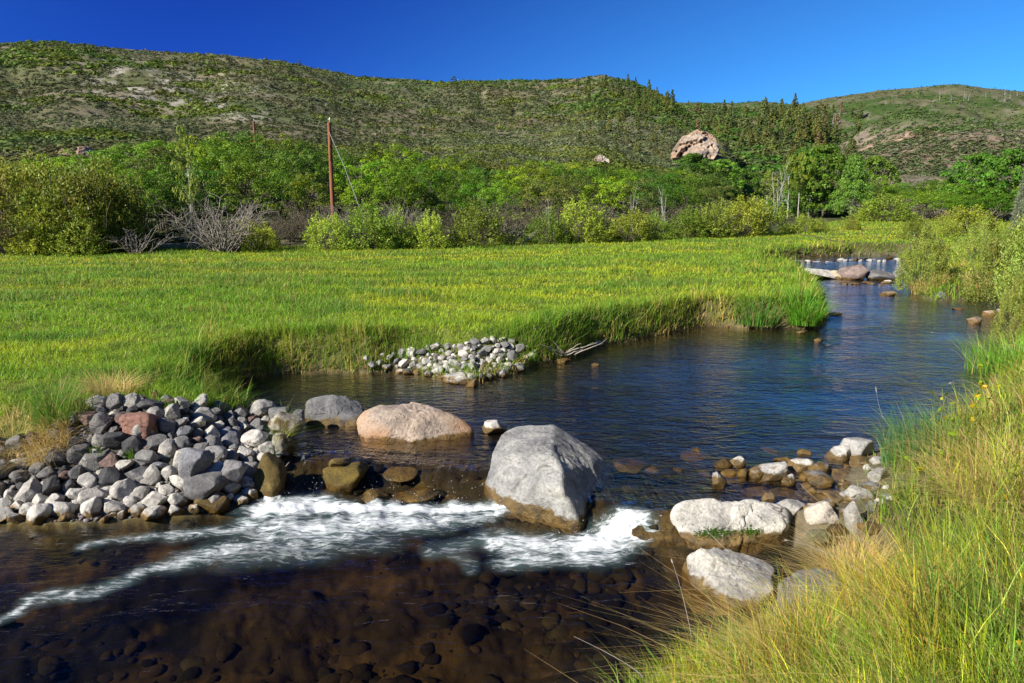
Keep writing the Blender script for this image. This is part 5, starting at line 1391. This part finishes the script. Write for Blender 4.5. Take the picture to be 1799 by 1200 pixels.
def cliff(label, name, corners, depth, color, seed, sub=6, rough=.05, pr=None, mat=None):
    """an outcrop of jointed rock: a rounded hull with columns and ledges"""
    base = G([corners[0][0], corners[-1][0]], [max(c[1] for c in corners)]*2); Yb = float(np.nanmin(base[:, 1])); Y0 = min(c[2] for c in corners)
    pts = [PY(a, b, Yb - 1.0 + (Y - Y0)) for a, b, Y in corners]; pts += [p + np.array([depth*.15, depth, -.5]) for p in pts]
    pts = np.array(pts); c = (pts.max(0)+pts.min(0))/2; pl = hull_planes([Vector(p-c) for p in pts])
    D, F = ICO[sub]; q = np.zeros(len(D))
    for n, d in pl: q += np.maximum(D @ n/max(d, .02), 0)**30
    V = D*(q**(-1/30))[:, None]; size = (pts.max(0)-pts.min(0)).mean()
    k = V/size*np.array([1, 1, .45]); k = k + .03*np.stack([fbm(k[:, 0]*6, k[:, 1]*6, k[:, 2]*6, seed+q_, 2) for q_ in (0, 3, 6)], -1)
    rs = np.random.default_rng(seed); ang = np.zeros(len(V))
    for m, amp in ((26, .20), (110, .11), (420, .05)):
        sd = D[rs.integers(0, len(D), m)]*rs.uniform(.3, .75, (m, 1))*np.array([1, 1, .45])
        dd = np.stack([((k - q_)**2).sum(1) for q_ in sd], 1); o2 = np.partition(dd, 1, axis=1); near = dd.argmin(1)
        edge = np.sqrt(o2[:, 1]) - np.sqrt(o2[:, 0])
        ang += rs.uniform(-1, .6, m)[near]*amp - np.maximum(1 - edge/.02, 0)*amp*.35
    V = V*(1 + ang + .03*fbm(k[:, 0]*30, k[:, 1]*30, k[:, 2]*40, seed+8, 3))[:, None]
    loc = np.array([c[0], c[1], pts[:, 2].min()])
    o = obj(name, mesh_np(name, V + c - loc, F, mat or M_CLIFF, None, False), None, loc); o.color = (*color, 1)
    return tag(o, label, 'rock outcrop')
cliff('pale tan cliff with dark clefts at the nose of the hillside', 'rock_outcrop', [(1184,276,204),(1190,258,206),(1206,236,210),(1224,228,214),(1260,237,207),(1270,246,204),(1272,284,200),(1225,286,199),(1245,262,199)], 16, (.38, .30, .235), 3)
cliff('rusty tan outcrop half hidden above the left thicket, nearer the oaks', 'rock_outcrop', [(134,272,78),(134,258,79),(150,256,80),(152,274,78)], 3, (.40, .27, .18), 5, 5)
cliff('low reddish ledge left of the rusty outcrop above the thicket', 'rock_outcrop', [(98,272,78),(100,261,80),(122,260,80),(122,273,78)], 3, (.34, .22, .16), 6, 5)
cliff('white boulder lying alone at the foot of the hillside', 'hill_boulder', [(1044,284,92),(1045,274,93),(1060,271,94),(1070,280,93),(1070,286,92)], 2, (.50, .47, .42), 7, 5)

def tuft(label, px, py, kind, n=420, h=.5, rad=.16, col=(.05, .14, .05), straw=.05, lean=.6, at=None, width=.006, cat='grass tuft', name='grass_tuft', az0=None, spread=3.2):
    p = G([px], [py])[0] if at is None else np.array(at)
    a = rng.uniform(0, 6.28, n); q = rad*np.sqrt(rng.random(n)); pos = np.stack([np.cos(a)*q, np.sin(a)*q, np.full(n, -.02)], -1)
    zz = ground(pos[:, 0]+p[0], pos[:, 1]+p[1]) - p[2]; pos[:, 2] += np.clip(zz, -.15, .15)
    az = a + rng.normal(size=n)*.6 if az0 is None else rng.normal(az0, spread, n)
    c = vary(col, n, .12, .3); d = rng.random(n) < straw; c[d] = vary((.30, .24, .15), d.sum(), .1, .3)
    V, F, C = blades(pos, h*rng.uniform(.5, 1.2, n), width*rng.uniform(.7, 1.3, n), np.clip(c*.85, .004, .8), np.clip(c*1.1, .004, .8), 4, lean, az)
    return tag(obj(name, mesh_np(name, V, F, M_GRASS, C), None, tuple(p)), label, cat)
def build_tufts():
    tuft('blue-green sedge clump leaning over the water on the right bank', 1612, 800, 0, 620, .60, .34, (.050, .125, .058), .06, .55, width=.007, az0=2.6, spread=1.1)
    tuft('tall lush green grass clump at the right edge above the shallows', 1792, 640, 0, 900, .65, .8, (.085, .19, .03), .08, .5, width=.012)
    tuft('bright green grass tuft at the tip of the grass point', 1412, 556, 0, 800, .62, .42, (.065, .17, .022), .06, .5, width=.016)
    tuft('dark green sedge clump beside the tuft at the grass point', 1330, 556, 0, 500, .5, .5, (.05, .13, .03), .1, .5, width=.016)
    tuft('green rush clump at the head of the left stone bank', 95, 742, 0, 700, .5, .2, (.055, .13, .022), .12, .5, width=.006)
    tuft('small rush clump right of the green one on the stone bank', 135, 735, 0, 300, .34, .12, (.06, .13, .022), .25, .55, width=.005)
    tuft('bleached dead grass hanging over the left stones below the rushes', 88, 792, 0, 620, .42, .22, (.30, .245, .19), 1, 1.1, width=.0045, az0=-1.3, spread=.8, name='dead_grass', cat='dead grass')
    tuft('brown dead grass matted behind the reddish block', 195, 690, 0, 420, .36, .3, (.24, .18, .12), 1, 1.0, width=.006, name='dead_grass', cat='dead grass')
    tuft('dry straw matted at the left edge of the stone bank', 20, 772, 0, 380, .34, .3, (.27, .215, .15), 1, 1.2, width=.005, name='dead_grass', cat='dead grass')
    tuft('pale tangle of dead grass behind the nearest grey boulder', 1500, 1012, 0, 900, .40, .26, (.52, .44, .36), 1, 1.3, width=.0035, name='dead_grass', cat='dead grass')
    tuft('matted straw on the near right bank below the smooth grey boulder', 1430, 1165, 0, 1300, .40, .34, (.50, .40, .26), 1, 1.3, width=.0035, name='dead_grass', cat='dead grass')
    tuft('straw patch high on the right bank at the frame edge', 1760, 850, 0, 1300, .44, .45, (.50, .42, .31), 1, 1.2, width=.005, name='dead_grass', cat='dead grass')
    tuft('dry blond reeds at the foot of the yellow green willow', 1632, 508, 0, 420, .55, .5, (.36, .29, .19), 1, .45, width=.016, name='dry_reeds', cat='reeds')
    tuft('dry blond reeds on the far right bank by the flat grey stone', 1722, 512, 0, 380, .55, .45, (.38, .31, .21), 1, .5, width=.016, name='dry_reeds', cat='reeds')
    for i, (px, py, lab) in enumerate([(235,800,'small green sprig among stones below the reddish block'),(165,808,'green weed sprouting among the stones near the dead grass'),(298,722,'leafy weed between the stone bank and the pool'),(275,712,'thin grass sprig at the back of the stone bank')]):
        tuft(lab, px, py, 0, 60, .16, .05, (.085, .17, .02), 0, .6, width=.010, name='weed', cat='weed')
    def stem(name, label, cat, pts, r0, mat, head=None):
        pts = np.array(pts); t = np.linspace(0, len(pts)-1, 13); k = np.arange(len(pts))
        if len(pts) > 2:
            pf = np.polyfit(k, pts, min(3, len(pts)-1)); pts = np.stack([np.polyval(pf[:, i], t) for i in range(3)], -1)
        base = pts[0].copy(); mb = MB(); mb.add(*tube(pts-base, np.linspace(r0, r0*.4, len(pts)), 5))
        e = obj(name, mb.mesh(name, mat, True), None, tuple(base))
        if head:
            t = pts[-1]-base; d = unit((pts[-1]-pts[-2])[None])[0]; hb = MB(); hb.add(*tube([t, t+d*head*.3, t+d*head*.7, t+d*head], [r0*.6, r0*2.6, r0*2.2, r0*.3], 6)); obj('seed_head', hb.mesh('seed_head', M_DEAD, True), e)
        return tag(e, label, cat)
    stem('driftwood_stick', 'bleached stick wedged beside the left chute of the cascade', 'stick', [PY(458,866,6.95), PY(478,848,7.1), PY(508,812,7.35)], .012, M_DEAD)
    q = P(1000, 628, .24)
    for k in range(1):
        mb = MB(); base = q
        for i in range(9):
            p = grow((rng.normal()*.1, rng.normal()*.05, .05), (rng.normal(), -.2, .35), rng.uniform(.3, .8), 5, .5); mb.add(*tube(p, np.linspace(.014, .004, 6), 5))
        tag(obj('dead_branch', mb.mesh('dead_branch', M_DEAD, True), None, tuple(base)), 'bare dead branch lying in the water under the far grassy bank', 'branch')
    for lab, pts, hd in [('long dry grass stalk with a drooping head crossing the blue water', [PY(1722,652,7.0),PY(1700,630,7.05),PY(1672,600,7.1),PY(1642,585,7.1)], .05),
                         ('upright stalk with a dark seed head above the blue-green sedge', [PY(1553,736,6.9),PY(1545,715,6.95),PY(1540,690,7.0)], .07),
                         ('dry stalk leaning out from the near right bank toward the boulder', [PY(1345,1030,4.3),PY(1270,960,4.6),PY(1215,905,4.9)], 0),
                         ('pale stalk leaning over the pool right of the white slab', [PY(1530,960,4.4),PY(1475,915,4.5),PY(1405,850,4.7)], 0),
                         ('curved pale straw reaching left below the cream stone', [PY(1520,1010,4.0),PY(1450,970,4.2),PY(1385,950,4.3)], .03),
                         ('long straw leaning left out of the grass at the bottom edge', [PY(1130,1190,3.0),PY(1090,1160,3.1),PY(1008,1118,3.2)], 0),
                         ('reddish stalk rising from the grass at the bottom of the bank', [PY(1215,1120,3.6),PY(1200,1050,3.7),PY(1182,990,3.8)], .03),
                         ('short curled stalk with a yellow tip near the right edge', [PY(1730,690,6.2),PY(1700,670,6.2),PY(1672,672,6.2)], .03)]:
        stem('grass_stalk', lab, 'grass stalk', pts, .0022, M_DEAD, hd)
    for px, py, Y, lab in [(1715,640,6.4,'leafy sprig with yellow leaves at the edge of the right bank'),(1690,690,5.9,'second yellow leafed sprig below the first on the right bank'),(1745,760,5.2,'low leafy plant with yellowing leaves on the right bank'),(1775,1160,2.7,'broad orange tinged leaves at the bottom right corner')]:
        p0 = PY(px, py, Y); z0 = float(ground(p0[:1], p0[1:2])[0]); base = np.array([p0[0], p0[1], z0]); hh = max(p0[2]-z0, .15)
        mb = MB(); n = 60; stems = [grow((0, 0, 0), (rng.normal()*.5, rng.normal()*.5, 1.4), hh*rng.uniform(.8, 1.15), 6, .3) for _ in range(5)]
        for st in stems: mb.add(*tube(st, np.linspace(.006, .003, 7), 4), (.10, .13, .03))
        pp = np.concatenate([st[2:] for st in stems]); pos = pp[rng.integers(0, len(pp), n)] + rng.normal(size=(n, 3))*.012
        mb.add(*leaf_quads(pos, unit(rng.normal(size=(n, 3))*.6+[0, 0, .8]), rng.uniform(.035, .075, n), .55, mix(vary((.11, .17, .018), n, .2, .3), vary((.24, .20, .015), n, .2, .3), (rng.random(n) < .35)*1.0)))
        tag(obj('leafy_sprig', mb.mesh('leafy_sprig', M_GRASS), None, tuple(base)), lab, 'plant')
build_tufts()
